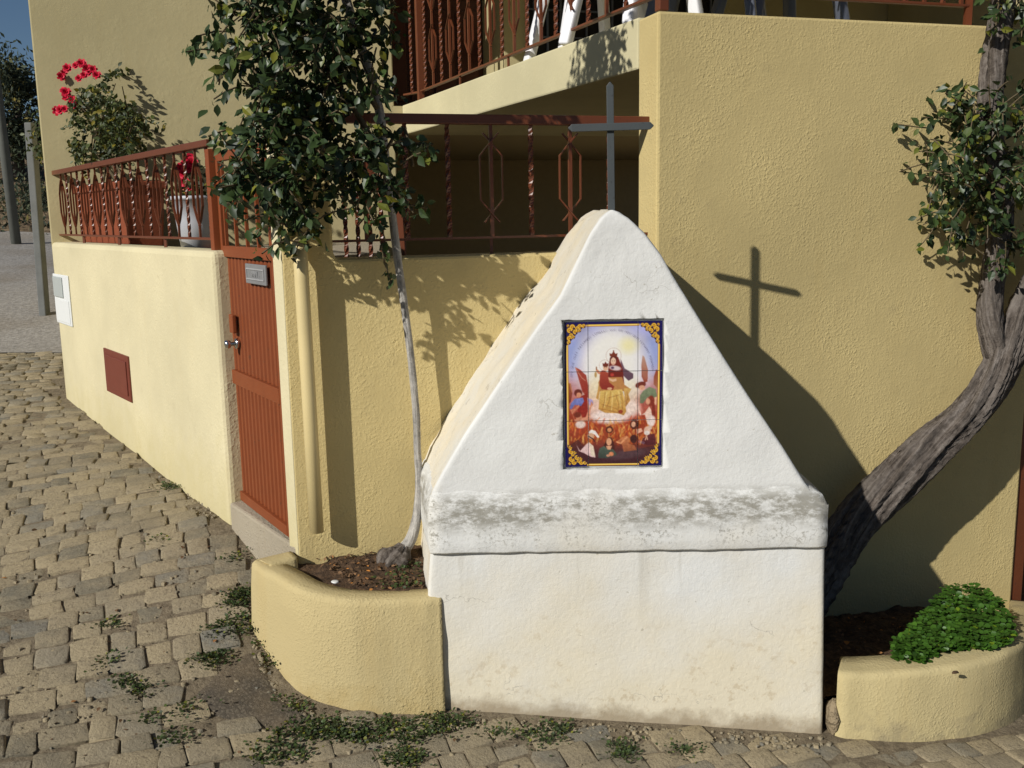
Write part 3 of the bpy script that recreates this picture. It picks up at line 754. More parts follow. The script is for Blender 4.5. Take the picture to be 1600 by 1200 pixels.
# terrace railing on the garden wall
RO = -.07
(ra, rz0), (rb, rz1) = pG(84, 366, RO), pG(338, 374, RO); zb_ = (rz0 + rz1) / 2; rh = pG(200, 250, RO)[1] - zb_
tr = thing('terrace_railing', G((ra + rb) / 2, RO, zb_), 'rust brown iron railing with twisted bars above the garden wall', 'railing')
railing(tr, G(ra, RO, zb_), G(rb - .02, RO, zb_), 22, rh, [(rh * .22, rh * .80)], False, w=.036, bt=.010)
for i, x in enumerate((131, 186, 258)):
    u = pG(x, 370, RO)[0]; m = MB(); m.box((-.007, -.007, 0), (.007, .007, 1)); o = m.obj('stub', m_rail, tr); o.location = G(u, RO, zG - .02); o.scale = (1, 1, zb_ - zG + .02)
m = MB(); m.bar(G(ra, RO, zb_), G(ra + .05, RO - .25, zb_), .03, .012); m.obj('end_bracket', m_rail, tr)
m = MB(); m.bar(G(ra, RO, zb_ + rh + .006), G(ra + .05, RO - .35, zb_ + rh + .006), .05, .032); m.obj('end_handrail', m_rail, tr)
# porch railing between the pier and the front wall
pr = thing('porch_railing', W(1.0, -.1, zS), 'rust brown iron railing in the porch opening behind the cross', 'railing')
zpb = pW(760, 371, -.1)[1]; hp = pW(760, 187, -.1)[1] - zpb
ul = pW(515, 300, -.1)[0]
m = MB(); m.bar(W(uS0, -.1, zpb), W(uR0, -.1, zpb), .02, .01); m.obj('bottom_rail', m_rail, pr)
m = MB(); m.bar(W(uS0 - .02, -.1, zpb + hp), W(uR0 + .0, -.1, zpb + hp), .045, .04); m.obj('top_beam', m_rail, pr, bevel=.003)
tw = twisted_mesh(hp, .017, .1); ob, oc = ornament_meshes(hp - .02, [(hp * .2, hp * .82)], .052, .015)
for x, kd in ((570, 1), (635, 0), (701, 0), (768, 1), (830, 0), (891, 1), (952, 0)):
    u = pW(x, 300, -.1)[0]
    if kd == 0: o = link('twisted_baluster', tw, None, pr)
    else:
        o = link('ornament_baluster', ob, None, pr); [link('scroll', me_, None, o) for me_ in oc]
    o.location = W(u, -.1, zpb); o.rotation_euler = (0, 0, math.atan2(uW[1], uW[0]))
for x in (768, 600):
    u = pW(x, 380, -.1)[0]; m = MB(); m.bar(W(u, -.1, zS - .01), W(u, -.1, zpb), .014, .014, (1, 0, 0)); m.obj('stub', m_rail, pr)
# stair railing inside the porch, caught by the sun
sr = thing('stair_railing', W(.3, -.75, .6), 'rust brown stair railing inside the porch behind hanging leaves', 'railing')
def Wd(x, y, off): u, z = pW(x, y, off); return W(u, off, z)
m = MB(); m.bar(Wd(628, 420, -.75), Wd(622, 330, -.75), .06, .05, (1, 0, 0)); m.obj('post', m_rail, sr, bevel=.003)
m = MB(); m.bar(Wd(636, 345, -.75), Wd(560, 250, -.75), .05, .04); m.obj('handrail', m_rail, sr, bevel=.003)
tws = twisted_mesh(.55, .016)
for x in (543, 562, 581, 599):
    o = link('twisted_baluster', tws, None, sr); q = Wd(x, 425, -.75); o.location = q
# balcony railing
br = thing('balcony_railing', (K_ + A_) / 2 + Z3 * zSl1, 'rust brown iron railing with twisted bars along the balcony edge', 'railing')
off = -nC * .06; zbr = zSl1 + .075
pK = K_ + off + uC * -.05; pA = W(uR0, 0, 0) + off + uC * .10
railing(br, pK * np.array([1, 1, 0]) + Z3 * zbr, pA * np.array([1, 1, 0]) + Z3 * zbr, 18, .95, [(.13, .40), (.55, .82)], True, bt=.015, w=.05)
def post(parent, p, z0, z1, w=.045):
    m = MB(); m.box((-w / 2, -w / 2, 0), (w / 2, w / 2, z1 - z0)); o = m.obj('post', m_rail, parent, bevel=.003); o.location = (p[0], p[1], z0); o.rotation_euler = (0, 0, math.atan2(uC[1], uC[0]))
post(br, pK + uC * .03, zSl1 + .003, zbr + 1.0); post(br, pA - uC * .03, zSl1 + .003, zbr + 1.0)
for t in (.25, .5, .75):
    q = pK + (pA - pK) * t; post(br, q, zSl1 + .003, zbr - .007, .014)
k2 = K2 + nW * .03 - Z3 * 0
m = MB(); m.bar((*((pK + uC * .06)[:2]), zbr), (k2[0] + .02, k2[1] - .02, zbr), .03, .012); m.obj('return_rail', m_rail, br)
o = link('twisted_baluster', twisted_mesh(.95, .017), None, br); q = (pK + k2) / 2; o.location = (q[0], q[1], zbr)
# front rail of the balcony above the front wall
fr_ = thing('front_balcony_rail', W((uR0 + uR1) / 2, -.1, zR), 'rust brown bottom rail of balcony railing over the front wall', 'railing')
zq = pW(1500, 9, -.1)[1]; ue = pW(1515, 20, -.1)[0]
railing(fr_, W(uR0 + .1, -.1, zq), W(ue, -.1, zq), 15, .9, [(.13, .40), (.55, .82)], False, bt=.015, w=.05)
m = MB(); m.bar(W(ue - .01, -.1, zR - .01), W(ue - .01, -.1, zq + .9), .03, .03, (1, 0, 0)); m.obj('post', m_rail, fr_)

# ------------------------------------------------------------------ plastic chairs on the balcony
def chair(loc, rz, mat, label):
    c = thing('plastic_chair', loc, label, 'chair', None)
    R = Matrix.Rotation(rz, 4, 'Z'); T = Matrix.Translation(Vector([float(x) for x in loc]))
    def put(m, name, bevel=.012):
        me = m.mesh(name, True, bevel, 3); me.transform(T @ R); return link(name, me, mat, c)
    m = MB(); m.hexa([(-.21, -.2, .42), (.21, -.2, .42), (.18, .2, .40), (-.18, .2, .40), (-.22, -.22, .45), (.22, -.22, .45), (.19, .2, .43), (-.19, .2, .43)]); put(m, 'seat')
    m = MB()
    for i in range(5):
        x = -.16 + i * .08; m.bar((x, .2, .42), (x * 1.15, .31, .86), .045, .015, (0, 1, 0))
    m.bar((-.22, .31, .87), (.22, .31, .87), .03, .07); put(m, 'backrest', .005)
    for sx in (-1, 1):
        m = MB(); m.bar((sx * .19, -.19, .43), (sx * .24, -.25, 0), .07, .05, (0, 1, 0)); put(m, 'leg')
        m = MB(); m.bar((sx * .17, .19, .42), (sx * .22, .29, 0), .07, .05, (0, 1, 0)); put(m, 'leg')
        m = MB(); m.bar((sx * .24, -.22, .63), (sx * .23, .27, .66), .06, .02); m.bar((sx * .215, -.205, .43), (sx * .235, -.215, .63), .05, .03, (0, 1, 0)); put(m, 'armrest')
for t, dn, rz, lab in ((.20, .36, 2.3, 'white plastic chair beside the balcony railing'), (.36, .38, 2.0, 'white plastic chair in front of the dark window grille')):
    q = W(uR0, -.2, 0) + uC * (t * 3.4) - nC * dn; chair((q[0], q[1], zSl1 + .003), rz, m_plastic, lab)
for x, rz, lab in ((1110, 1.2, 'dark slate plastic chair on the balcony behind the front wall'), (1215, 1.9, 'dark slate plastic chair turned away behind the front wall')):
    u = pW(x, 20, -.75)[0]; q = W(u, -.75, 0); chair((q[0], q[1], zSl1 + .003), rz, m_plastic2, lab)

# ------------------------------------------------------------------ shrine
shr = thing('shrine', (.44, SY + .3, 0), 'whitewashed roadside shrine with pointed top and tile picture', 'shrine')
def XZ(x, y): q = onY(x, y, SY); return q[0], q[2]
Lp = [XZ(*p) for p in [(692, 1200), (668, 925), (672, 862), (673, 772), (690, 740), (725, 680), (765, 620), (800, 568), (840, 510), (875, 462), (905, 400), (922, 365), (938, 341), (948, 332)]]
Rp = [XZ(*p) for p in [(1286, 1200), (1290, 855), (1289, 785), (1262, 760), (1225, 700), (1170, 618), (1115, 532), (1065, 452), (1030, 393), (1008, 364), (985, 343), (968, 331)]]
ztop = XZ(957, 328)[1]
lz = np.array([p[1] for p in Lp]); lx = np.array([p[0] for p in Lp]); rz_ = np.array([p[1] for p in Rp]); rx_ = np.array([p[0] for p in Rp])
lx[0] = lx[1]
xc = XZ(957, 328)[0]
zs = np.concatenate([np.linspace(-.2, .7, 20), np.linspace(.73, ztop - .12, 52), ztop - .12 + .12 * np.sin(np.linspace(0, math.pi / 2, 14))[1:]])
def XL(z): return float(np.interp(z, np.append(lz, ztop), np.append(lx, xc - .004)))
def XR(z): return float(np.interp(z, np.append(rz_, ztop), np.append(rx_, xc + .004)))
def wallY(x): return 3.939 + (x + .909) * (uW[1] / uW[0]) + .05
v = []; f = []; NC = 44; ND = 16; idx = {}
ss = np.concatenate([[0, .004, .01, .02, .035], np.linspace(.06, .94, NC - 10), [.965, .98, .99, .996, 1]]); NC = len(ss)
def flare(z): return -.085 * max(0, min(1, (ztop - z) / .40)) ** .8
def nz3(p, s=9, a=.006): return noise.noise(Vector(p) * s) * a + noise.noise(Vector(p) * s * 3.7) * a * .4
for i, z in enumerate(zs):
    a, b = XL(z), XR(z); w = b - a
    for j, s in enumerate(ss):
        x = a + w * s; de = min(x - a, b - x) * .8; r = min(.013, max(w * .4, .002)); y = SY
        if de < r: y += r - math.sqrt(max(0, r * r - (r - de) ** 2))
        y += max(0, .05 - (ztop - z)) ** 2 * 6
        p = (x, y, z); idx[('f', i, j)] = len(v); v.append((x, y + nz3(p, 9, .0035) + .3 * nz3(p, 2.5, .01), z + (nz3((z, x, y), 12, .004) if 0 < s < 1 else 0)))
    for k in range(1, ND + 1):
        t = k / ND
        for side, x0 in (('l', a), ('r', b)):
            yb = wallY(x0); y0 = SY + min(.013, max(w * .4, .002)); x = x0 + (flare(z) * t ** 1.2 if side == 'l' else .02 * math.sin(t * math.pi))
            p = (x, y0 + (yb - y0) * t, z); n_ = nz3(p, 10, .009) * min(1, t * 4)
            idx[(side, i, k)] = len(v); v.append((x - n_ if side == 'l' else x + n_ * .5, p[1], z + n_ * .6 - (.0)))
    idx[('l', i, 0)] = idx[('f', i, 0)]; idx[('r', i, 0)] = idx[('f', i, NC - 1)]
nf = 0
for i in range(len(zs) - 1):
    for j in range(NC - 1): f.append((idx[('f', i, j)], idx[('f', i, j + 1)], idx[('f', i + 1, j + 1)], idx[('f', i + 1, j)]))
nfront = len(f)
for i in range(len(zs) - 1):
    for k in range(ND):
        f.append((idx[('l', i, k + 1)], idx[('l', i, k)], idx[('l', i + 1, k)], idx[('l', i + 1, k + 1)]))
for i in range(len(zs) - 1):
    for k in range(ND):
        f.append((idx[('r', i, k)], idx[('r', i, k + 1)], idx[('r', i + 1, k + 1)], idx[('r', i + 1, k)]))
T_ = len(zs) - 1
for k in range(ND): f.append((idx[('l', T_, k)], idx[('r', T_, k)], idx[('r', T_, k + 1)], idx[('l', T_, k + 1)]))
f.append(tuple(idx[('f', T_, j)] for j in range(NC)))
f.append(tuple([idx[('l', i, ND)] for i in range(T_ + 1)] + [idx[('r', i, ND)] for i in range(T_, -1, -1)]))
f.append(tuple([idx[('f', 0, j)] for j in range(NC - 1, -1, -1)] + [idx[('l', 0, k)] for k in range(1, ND + 1)] + [idx[('r', 0, k)] for k in range(ND, 0, -1)]))
me = mesh_from('body', v, f, True); me.materials.append(m_white); me.materials.append(m_wside)
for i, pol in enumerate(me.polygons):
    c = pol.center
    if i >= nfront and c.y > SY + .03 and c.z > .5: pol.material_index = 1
fix_normals(me)
body = link('body', me, None, shr)
# niche cut
(nx0, nz1), (nx1, nz0) = XZ(879, 501), XZ(1036, 731)
cm2 = MB(); cv_ = []
for fr in (0, 1):
    for k in range(64):
        t = k / 16; e = int(t); s = t - e
        x, z = [(nx0 + (nx1 - nx0) * s, nz0), (nx1, nz0 + (nz1 - nz0) * s), (nx1 - (nx1 - nx0) * s, nz1), (nx0, nz1 - (nz1 - nz0) * s)][e]
        jx = noise.noise(Vector((x * 40, z * 40, 3))) * .004; jz = noise.noise(Vector((x * 40, z * 40, 9))) * .004
        grow = .005 if fr == 0 else 0
        x += jx + (grow if x > (nx0 + nx1) / 2 else -grow); z += jz + (grow if z > (nz0 + nz1) / 2 else -grow)
        cv_.append((x, SY - .08 if fr == 0 else SY + .030, z))
cm2.add(cv_, [tuple(range(64)), tuple(range(127, 63, -1))] + [(k, 64 + k, 64 + (k + 1) % 64, (k + 1) % 64) for k in range(64)])
cut = link('cutter', cm2.mesh('cutter'), m_white)
md = body.modifiers.new('b', 'BOOLEAN'); md.object = cut; md.operation = 'DIFFERENCE'; md.solver = 'EXACT'
dg = bpy.context.evaluated_depsgraph_get(); new = bpy.data.meshes.new_from_object(body.evaluated_get(dg)); body.modifiers.clear(); body.data = new
bpy.data.objects.remove(cut, do_unlink=True)
# ledge: a rounded band round the body
v = []; f = []
prof = [(.30, .99), (.10, .985), (.02, .982), (.003, .974), (-.012, .945), (-.0175, .925), (-.020, .90), (-.021, .84), (-.021, .78), (-.020, .738), (-.017, .731), (.004, .733)]
(lx0, _), (lx1, _) = XZ(671, 830), XZ(1291, 830)
lx0 += .016; lx1 -= .016
path = [(lx0 - .075, SY + .48), (lx0 - .035, SY + .22), (lx0 - .003, SY + .03)] + [(lx0 + (lx1 - lx0) * k / 60, SY) for k in range(61)] + [(lx1 + .003, SY + .03)] + [(lx1 + .006, SY + .1 * k) for k in range(1, 8)]
for i, (x, y) in enumerate(path):
    px_, py_ = path[max(i - 1, 0)]; qx, qy = path[min(i + 1, len(path) - 1)]; tx, ty = qx - px_, qy - py_; L = math.hypot(tx, ty); ox, oy = ty / L, -tx / L
    rightdrop = .04 * max(0, min(1, (x - lx1 + .12) / .12))
    for dn, z in prof:
        z2 = z - (rightdrop if z > .9 else 0) - (.012 if z < .76 else 0) * 0
        p = (x, y, z); d2 = -dn + nz3(p, 14, .0035) + .4 * nz3(p, 4, .006)
        v.append((x + ox * d2, y + oy * d2, z2 + nz3((z, y, x), 9, .004) + (.008 * noise.noise(Vector((x * 20, z * 9, 1))) if .94 < z < .98 else 0)))
k = len(prof)
for i in range(len(path) - 1):
    for j in range(k - 1): f.append((i * k + j, i * k + j + 1, (i + 1) * k + j + 1, (i + 1) * k + j))
me = mesh_from('ledge', v, f, True); fix_normals(me); link('ledge', me, m_white, shr)

# iron cross on the apex
cy = 3.04 * 2 / 1.62
cr = thing('cross', (onY(955, 330, cy)), 'small grey iron cross standing on the peak of the white shrine', 'cross')
cT, cB = onY(953, 134, cy), onY(955.5, 345, cy); cL, cR = onY(893, 200.5, cy), onY(1015, 197, cy)
def pointed(p, q, w, d, tips):
    p = np.asarray(p); q = np.asarray(q); ax = unit(q - p); m = MB(); y = np.array([0, 1.0, 0]); s = np.cross(ax, y)
    pts = [(p, 1)] + [(q, 1)]
    for e, ti, sg in ((p, tips[0], -1), (q, tips[1], 1)): pass
    secs = []
    if tips[0]: secs.append((p - ax * tips[0], .12))
    secs += [(p, 1), (q, 1)]
    if tips[1]: secs.append((q + ax * tips[1], .12))
    v = []; f = []
    for c, k in secs:
        for a, b in ((-1, -1), (1, -1), (1, 1), (-1, 1)): v.append(c + s * a * w / 2 * k + y * b * d / 2 * (k if k == 1 else .8))
    for i in range(len(secs) - 1):
        for j in range(4): f.append((i * 4 + j, i * 4 + (j + 1) % 4, (i + 1) * 4 + (j + 1) % 4, (i + 1) * 4 + j))
    f += [(3, 2, 1, 0), tuple(len(v) - 4 + j for j in range(4))]; m.add(v, f); return m
pointed(cB, cT, .026, .012, (0, .014)).obj('upright', m_grey, cr, bevel=.0015)
mm = pointed(cL - np.array([0, .0125, 0]), cR - np.array([0, .0125, 0]), .027, .012, (.013, .013)); arm = mm.obj('crossbar', m_grey, cr, bevel=.0015)

# ------------------------------------------------------------------ tile picture
PXW, PXH = 240, 360
X_, Y_ = np.meshgrid((np.arange(PXW) + .5) / PXW * 615 + 165, (np.arange(PXH) + .5) / PXH * 910 + 125)
IM = np.zeros((PXH, PXW, 3))
def col(r, g, b): return np.array([r, g, b]) / 255
def blend(mask, c): global IM; IM = IM * (1 - mask[..., None]) + np.asarray(c) * mask[..., None]
def ell(cx, cy_, rx, ry, c, soft=.15, rot=0, op=1):
    a = math.radians(rot); dx = X_ - cx; dy = Y_ - cy_; u = (dx * math.cos(a) + dy * math.sin(a)) / rx; w_ = (-dx * math.sin(a) + dy * math.cos(a)) / ry
    r = np.sqrt(u * u + w_ * w_); blend(np.clip((1 + soft / 2 - r) / soft, 0, 1) * op, col(*c))
def ringp(cx, cy_, r, t, c, op=1): blend(np.clip((t - np.abs(np.hypot(X_ - cx, Y_ - cy_) - r)) / 2.0, 0, 1) * op, col(*c))
def poly(pts, c, op=1, c2=None):
    ins = np.zeros(X_.shape); 
    for ox, oy in ((-.6, -.6), (.6, -.6), (-.6, .6), (.6, .6)):
        k = np.zeros(X_.shape, bool); j = len(pts) - 1
        for i in range(len(pts)):
            xi, yi = pts[i]; xj, yj = pts[j]
            if yi != yj: k ^= ((yi > Y_ + oy) != (yj > Y_ + oy)) & (X_ + ox < (xj - xi) * (Y_ + oy - yi) / (yj - yi) + xi)
            j = i
        ins += k / 4
    if c2 is not None:
        ys = [p[1] for p in pts]; g = np.clip((Y_ - min(ys)) / (max(ys) - min(ys)), 0, 1)[..., None]; IM[:] = IM * (1 - ins[..., None] * op) + (col(*c) * (1 - g) + col(*c2) * g) * ins[..., None] * op
    else: blend(ins * op, col(*c))
def line(pts, t, c, op=1):
    d = np.full(X_.shape, 1e9)
    for (x1, y1), (x2, y2) in zip(pts[:-1], pts[1:]):
        L = (x2 - x1) ** 2 + (y2 - y1) ** 2 + 1e-9; s = np.clip(((X_ - x1) * (x2 - x1) + (Y_ - y1) * (y2 - y1)) / L, 0, 1)
        d = np.minimum(d, np.hypot(X_ - x1 - s * (x2 - x1), Y_ - y1 - s * (y2 - y1)))
    blend(np.clip((t - d) / 2.2 + .3, 0, 1) * op, col(*c))
# background wash
for y0, c in ((125, (160, 162, 205)), (330, (168, 165, 205)), (470, (190, 160, 180)), (600, (190, 120, 110)), (720, (160, 60, 40)), (860, (140, 50, 35)), (940, (85, 40, 42)), (1035, (70, 38, 42))): pass
st = [(125, (158, 160, 206)), (330, (172, 168, 205)), (460, (200, 165, 180)), (600, (182, 105, 95)), (720, (165, 60, 38)), (860, (150, 60, 35)), (935, (90, 42, 42)), (1035, (66, 36, 42))]
for ch in range(3): IM[..., ch] = np.interp(Y_[:, 0], [s[0] for s in st], [s[1][ch] / 255 for s in st])[:, None]
pn = np.array([[noise.noise(Vector((x * 7 / PXW, y * 10 / PXH, 0))) for x in range(PXW)] for y in range(PXH)])
IM *= (1 + .10 * pn[..., None]); IM[..., 2] *= (1 + .06 * pn)
for sx in (225, 720): ell(sx, 330, 50, 120, (140, 155, 212), .9, 0, .8)
ell(470, 400, 215, 230, (226, 222, 226), .55); ell(465, 380, 150, 190, (236, 232, 224), .5); ell(570, 275, 50, 45, (238, 226, 160), 1.2, 0, .8)
ell(365, 560, 70, 100, (238, 215, 165), .9, 0, .7); ell(590, 560, 50, 90, (240, 225, 185), .9, 0, .6)
ell(470, 690, 165, 62, (228, 195, 185), .5); ell(440, 720, 110, 40, (236, 214, 204), .6); ell(590, 660, 45, 45, (236, 210, 195), .8); ell(350, 650, 30, 45, (230, 190, 170), .8)
# flames
r2 = random.Random(4)
for i in range(230):
    x = r2.uniform(190, 760); y = r2.uniform(755, 905)
    if abs(x - 475) < 90 and y < 775: continue
    L = r2.uniform(18, 52); a = r2.uniform(-.6, .9); c = r2.choice([(236, 160, 60), (222, 110, 40), (240, 190, 95), (205, 85, 35), (185, 60, 30)])
    line([(x, y), (x + L * .3 * a, y - L * .5), (x + L * a, y - L)], r2.uniform(2, 6), c, .45)
poly([(190, 900), (250, 860), (330, 960), (390, 975), (530, 950), (620, 930), (770, 900), (770, 1035), (190, 1035)], (92, 44, 42), .85, (62, 34, 42))
ell(560, 960, 130, 30, (88, 66, 72), .6, -8, .7)
# seated lady
ringp(475, 338, 48, 1.6, (170, 120, 100)); ringp(418, 398, 34, 1.5, (170, 120, 100))
poly([(520, 360), (545, 420), (600, 450), (600, 480), (570, 495), (545, 470), (520, 440)], (120, 84, 96), 1, (95, 70, 85))
poly([(440, 430), (452, 350), (476, 328), (505, 350), (535, 430), (545, 530), (440, 545)], (128, 44, 36), 1, (110, 34, 28))
ell(484, 416, 38, 15, (214, 192, 192), .4, 8); ell(468, 414, 10, 8, (90, 60, 90), .5)
ell(473, 372, 17, 24, (232, 190, 160), .2); poly([(452, 352), (475, 334), (498, 352), (494, 378), (488, 358), (472, 346), (458, 362), (454, 392)], (96, 40, 34))
for ex in (467, 480): ell(ex, 371, 2.6, 2, (60, 35, 30), .5)
line([(469, 387), (477, 387)], 1.4, (180, 80, 70))
poly([(452, 342), (449, 322), (462, 328), (475, 310), (488, 328), (500, 322), (497, 342)], (124, 52, 36)); ell(475, 309, 4, 5, (124, 52, 36))
poly([(378, 500), (392, 470), (530, 470), (545, 520), (585, 548), (560, 562), (530, 560), (380, 560)], (190, 128, 70))
poly([(390, 555), (530, 548), (545, 610), (556, 690), (540, 714), (500, 700), (420, 695), (378, 672), (384, 600)], (222, 184, 96), 1, (196, 138, 62))
poly([(540, 540), (590, 545), (570, 580), (582, 620), (552, 660), (545, 600)], (214, 170, 90), 1, (180, 120, 60))
poly([(382, 500), (372, 560), (362, 600), (378, 612), (386, 560)], (206, 150, 76))
for a, b in (((420, 560), (400, 680)), ((455, 560), (430, 660)), ((490, 580), (505, 690)), ((520, 560), (530, 690)), ((400, 640), (500, 675)), ((560, 560), (556, 640)), ((440, 600), (520, 580)), ((380, 665), (540, 708))): line([a, ((a[0] + b[0]) / 2 + 8, (a[1] + b[1]) / 2), b], 2, (150, 92, 42), .8)
for a, b in (((432, 565), (415, 660)), ((470, 570), (462, 680)), ((508, 560), (520, 660))): line([a, b], 3, (240, 214, 140), .6)
ell(520, 690, 14, 12, (150, 60, 40)); 
# child
poly([(388, 436), (408, 428), (440, 440), (446, 500), (480, 530), (470, 552), (400, 545), (385, 520)], (176, 72, 52), 1, (140, 44, 36))
poly([(388, 436), (374, 424), (366, 418), (362, 428), (376, 446), (392, 452)], (210, 130, 95)); ell(361, 452, 8, 18, (190, 150, 90), .4); ell(366, 416, 4, 12, (150, 100, 70))
ell(424, 412, 16, 20, (228, 176, 140), .2); ell(424, 398, 18, 10, (110, 50, 36)); poly([(408, 398), (404, 384), (416, 388), (424, 374), (432, 388), (444, 384), (440, 398)], (116, 46, 36))
for ex in (418, 430): ell(ex, 411, 2.2, 2, (70, 35, 30), .5)
poly([(440, 470), (470, 484), (492, 478), (494, 494), (470, 500), (446, 488)], (228, 180, 140)); ell(466, 455, 12, 10, (190, 60, 50)); ell(450, 542, 16, 8, (226, 172, 130))
# angels
poly([(232, 405), (262, 420), (305, 455), (316, 520), (316, 600), (280, 560), (262, 500), (245, 440)], (170, 70, 55), 1, (150, 45, 35)); line([(236, 410), (275, 470), (300, 490)], 2, (216, 160, 130))
poly([(183, 500), (205, 505), (215, 560), (205, 620), (186, 640)], (160, 84, 56), 1, (130, 50, 38)); line([(200, 505), (212, 560)], 2, (220, 160, 110))
ringp(290, 520, 44, 1.2, (210, 170, 140), .7)
poly([(240, 600), (310, 570), (316, 740), (250, 700)], (150, 42, 34))
ell(252, 566, 26, 24, (112, 46, 38), .2); ell(256, 580, 16, 17, (214, 140, 105), .25); poly([(205, 630), (230, 602), (282, 596), (290, 620), (270, 650), (230, 640), (205, 672), (196, 660)], (122, 130, 196), 1, (100, 100, 165))
poly([(198, 670), (214, 700), (232, 680), (262, 652), (256, 640), (224, 668)], (206, 120, 88)); poly([(312, 600), (340, 610), (346, 640), (320, 645)], (168, 150, 200))
poly([(655, 340), (668, 350), (690, 430), (688, 500), (668, 510), (650, 470), (648, 400)], (190, 150, 130), 1, (150, 62, 44)); poly([(742, 430), (765, 440), (765, 560), (728, 520), (728, 470)], (150, 62, 44), 1, (170, 110, 80))
for k in range(5): line([(658 + k * 5, 380 + k * 8), (662 + k * 5, 490)], 1, (205, 160, 130), .6)
ell(646, 522, 32, 20, (116, 48, 38), .2, -15); ell(652, 540, 20, 16, (222, 160, 128), .25); poly([(640, 590), (660, 560), (700, 535), (740, 550), (750, 590), (735, 620), (690, 600), (660, 640), (640, 640)], (126, 138, 104), 1, (104, 112, 84))
poly([(735, 600), (748, 600), (746, 650), (730, 650)], (224, 168, 132)); line([(648, 545), (655, 549)], 1, (120, 50, 40))
# souls
poly([(205, 690), (214, 700), (228, 745), (318, 745), (330, 660), (345, 640), (332, 620), (322, 660), (300, 720), (228, 735), (212, 690)], (216, 140, 108)); ell(266, 765, 34, 24, (226, 200, 188), .4)
ell(255, 718, 20, 26, (206, 130, 96), .25, -15); ell(246, 705, 22, 18, (120, 48, 34), .3); 
ell(712, 625, 22, 34, (140, 52, 36), .25); poly([(720, 640), (735, 640), (742, 730), (715, 720)], (130, 46, 34)); ell(692, 628, 14, 20, (218, 152, 118), .25)
poly([(634, 660), (650, 715), (672, 700), (700, 660), (712, 680), (730, 780), (690, 770), (672, 712), (640, 716), (632, 690)], (230, 190, 165), 1, (230, 200, 195))
ell(716, 752, 24, 34, (226, 204, 196), .4, 10)
ell(448, 800, 24, 23, (86, 40, 30), .2); ell(448, 802, 14, 14, (216, 140, 90), .3); ell(606, 770, 26, 30, (84, 38, 32), .2); ell(602, 768, 14, 18, (222, 164, 130), .3)
poly([(620, 800), (650, 795), (660, 815), (625, 830)], (232, 170, 140))
poly([(316, 812), (330, 798), (358, 806), (385, 848), (372, 852), (350, 828), (318, 832)], (228, 220, 214)); ell(330, 840, 20, 20, (216, 164, 128), .25); line([(316, 842), (345, 860), (352, 875)], 4, (60, 40, 42))
poly([(236, 890), (262, 935), (300, 895), (318, 880), (330, 940), (360, 980), (330, 975), (290, 950), (255, 935)], (226, 190, 186)); poly([(318, 880), (345, 905), (358, 975), (330, 965)], (226, 206, 180))
poly([(425, 870), (440, 850), (460, 850), (475, 880), (490, 960), (400, 975), (405, 920)], (78, 36, 32)); ell(445, 878, 17, 24, (224, 160, 118), .2); poly([(375, 960), (385, 920), (415, 905), (440, 930), (470, 925), (490, 950), (495, 965), (430, 985), (378, 985)], (84, 100, 84), 1, (58, 66, 60)); poly([(425, 905), (465, 905), (455, 930), (435, 928)], (222, 160, 120)); ell(460, 958, 16, 14, (214, 128, 84), .3); ell(440, 968, 12, 8, (206, 140, 110), .3)
poly([(492, 880), (530, 850), (560, 840), (580, 860), (570, 890), (610, 905), (625, 935), (540, 945), (530, 900), (515, 885)], (208, 124, 76), 1, (150, 80, 50)); line([(495, 880), (520, 890), (560, 850)], 5, (226, 150, 100)); ell(603, 862, 22, 27, (70, 36, 34), .2)
ell(688, 812, 22, 28, (222, 178, 152), .25); ell(686, 826, 18, 14, (226, 210, 202), .35); ell(705, 792, 14, 14, (214, 180, 160), .3); poly([(660, 860), (700, 835), (735, 830), (745, 870), (740, 900), (690, 905), (650, 890)], (104, 44, 46), 1, (84, 34, 40)); line([(676, 870), (684, 845), (690, 868)], 4, (226, 170, 140)); 
for k in range(5): line([(638 + k * 8, 872 + k * 3), (632 + k * 8, 886 + k * 3)], 1.6, (150, 150, 195))
# soften like a fired print
def blur(a, n=1):
    for _ in range(n):
        p = np.pad(a, ((1, 1), (1, 1), (0, 0)), mode='edge'); a = (p[1:-1, 1:-1] * 4 + (p[:-2, 1:-1] + p[2:, 1:-1] + p[1:-1, :-2] + p[1:-1, 2:]) * 2 + p[:-2, :-2] + p[2:, 2:] + p[:-2, 2:] + p[2:, :-2]) / 16
    return a
IM = blur(IM, 1); pn2 = np.array([[noise.noise(Vector((x * 34 / PXW, y * 50 / PXH, 5))) + .6 * noise.noise(Vector((x * 80 / PXW, y * 120 / PXH, 2))) for x in range(PXW)] for y in range(PXH)])
lum = IM.mean(2, keepdims=True); IM = lum + (IM - lum) * .9; IM = IM * (.95 + .11 * pn2[..., None] * np.clip((Y_[..., None] - 420) / 200, .15, 1))
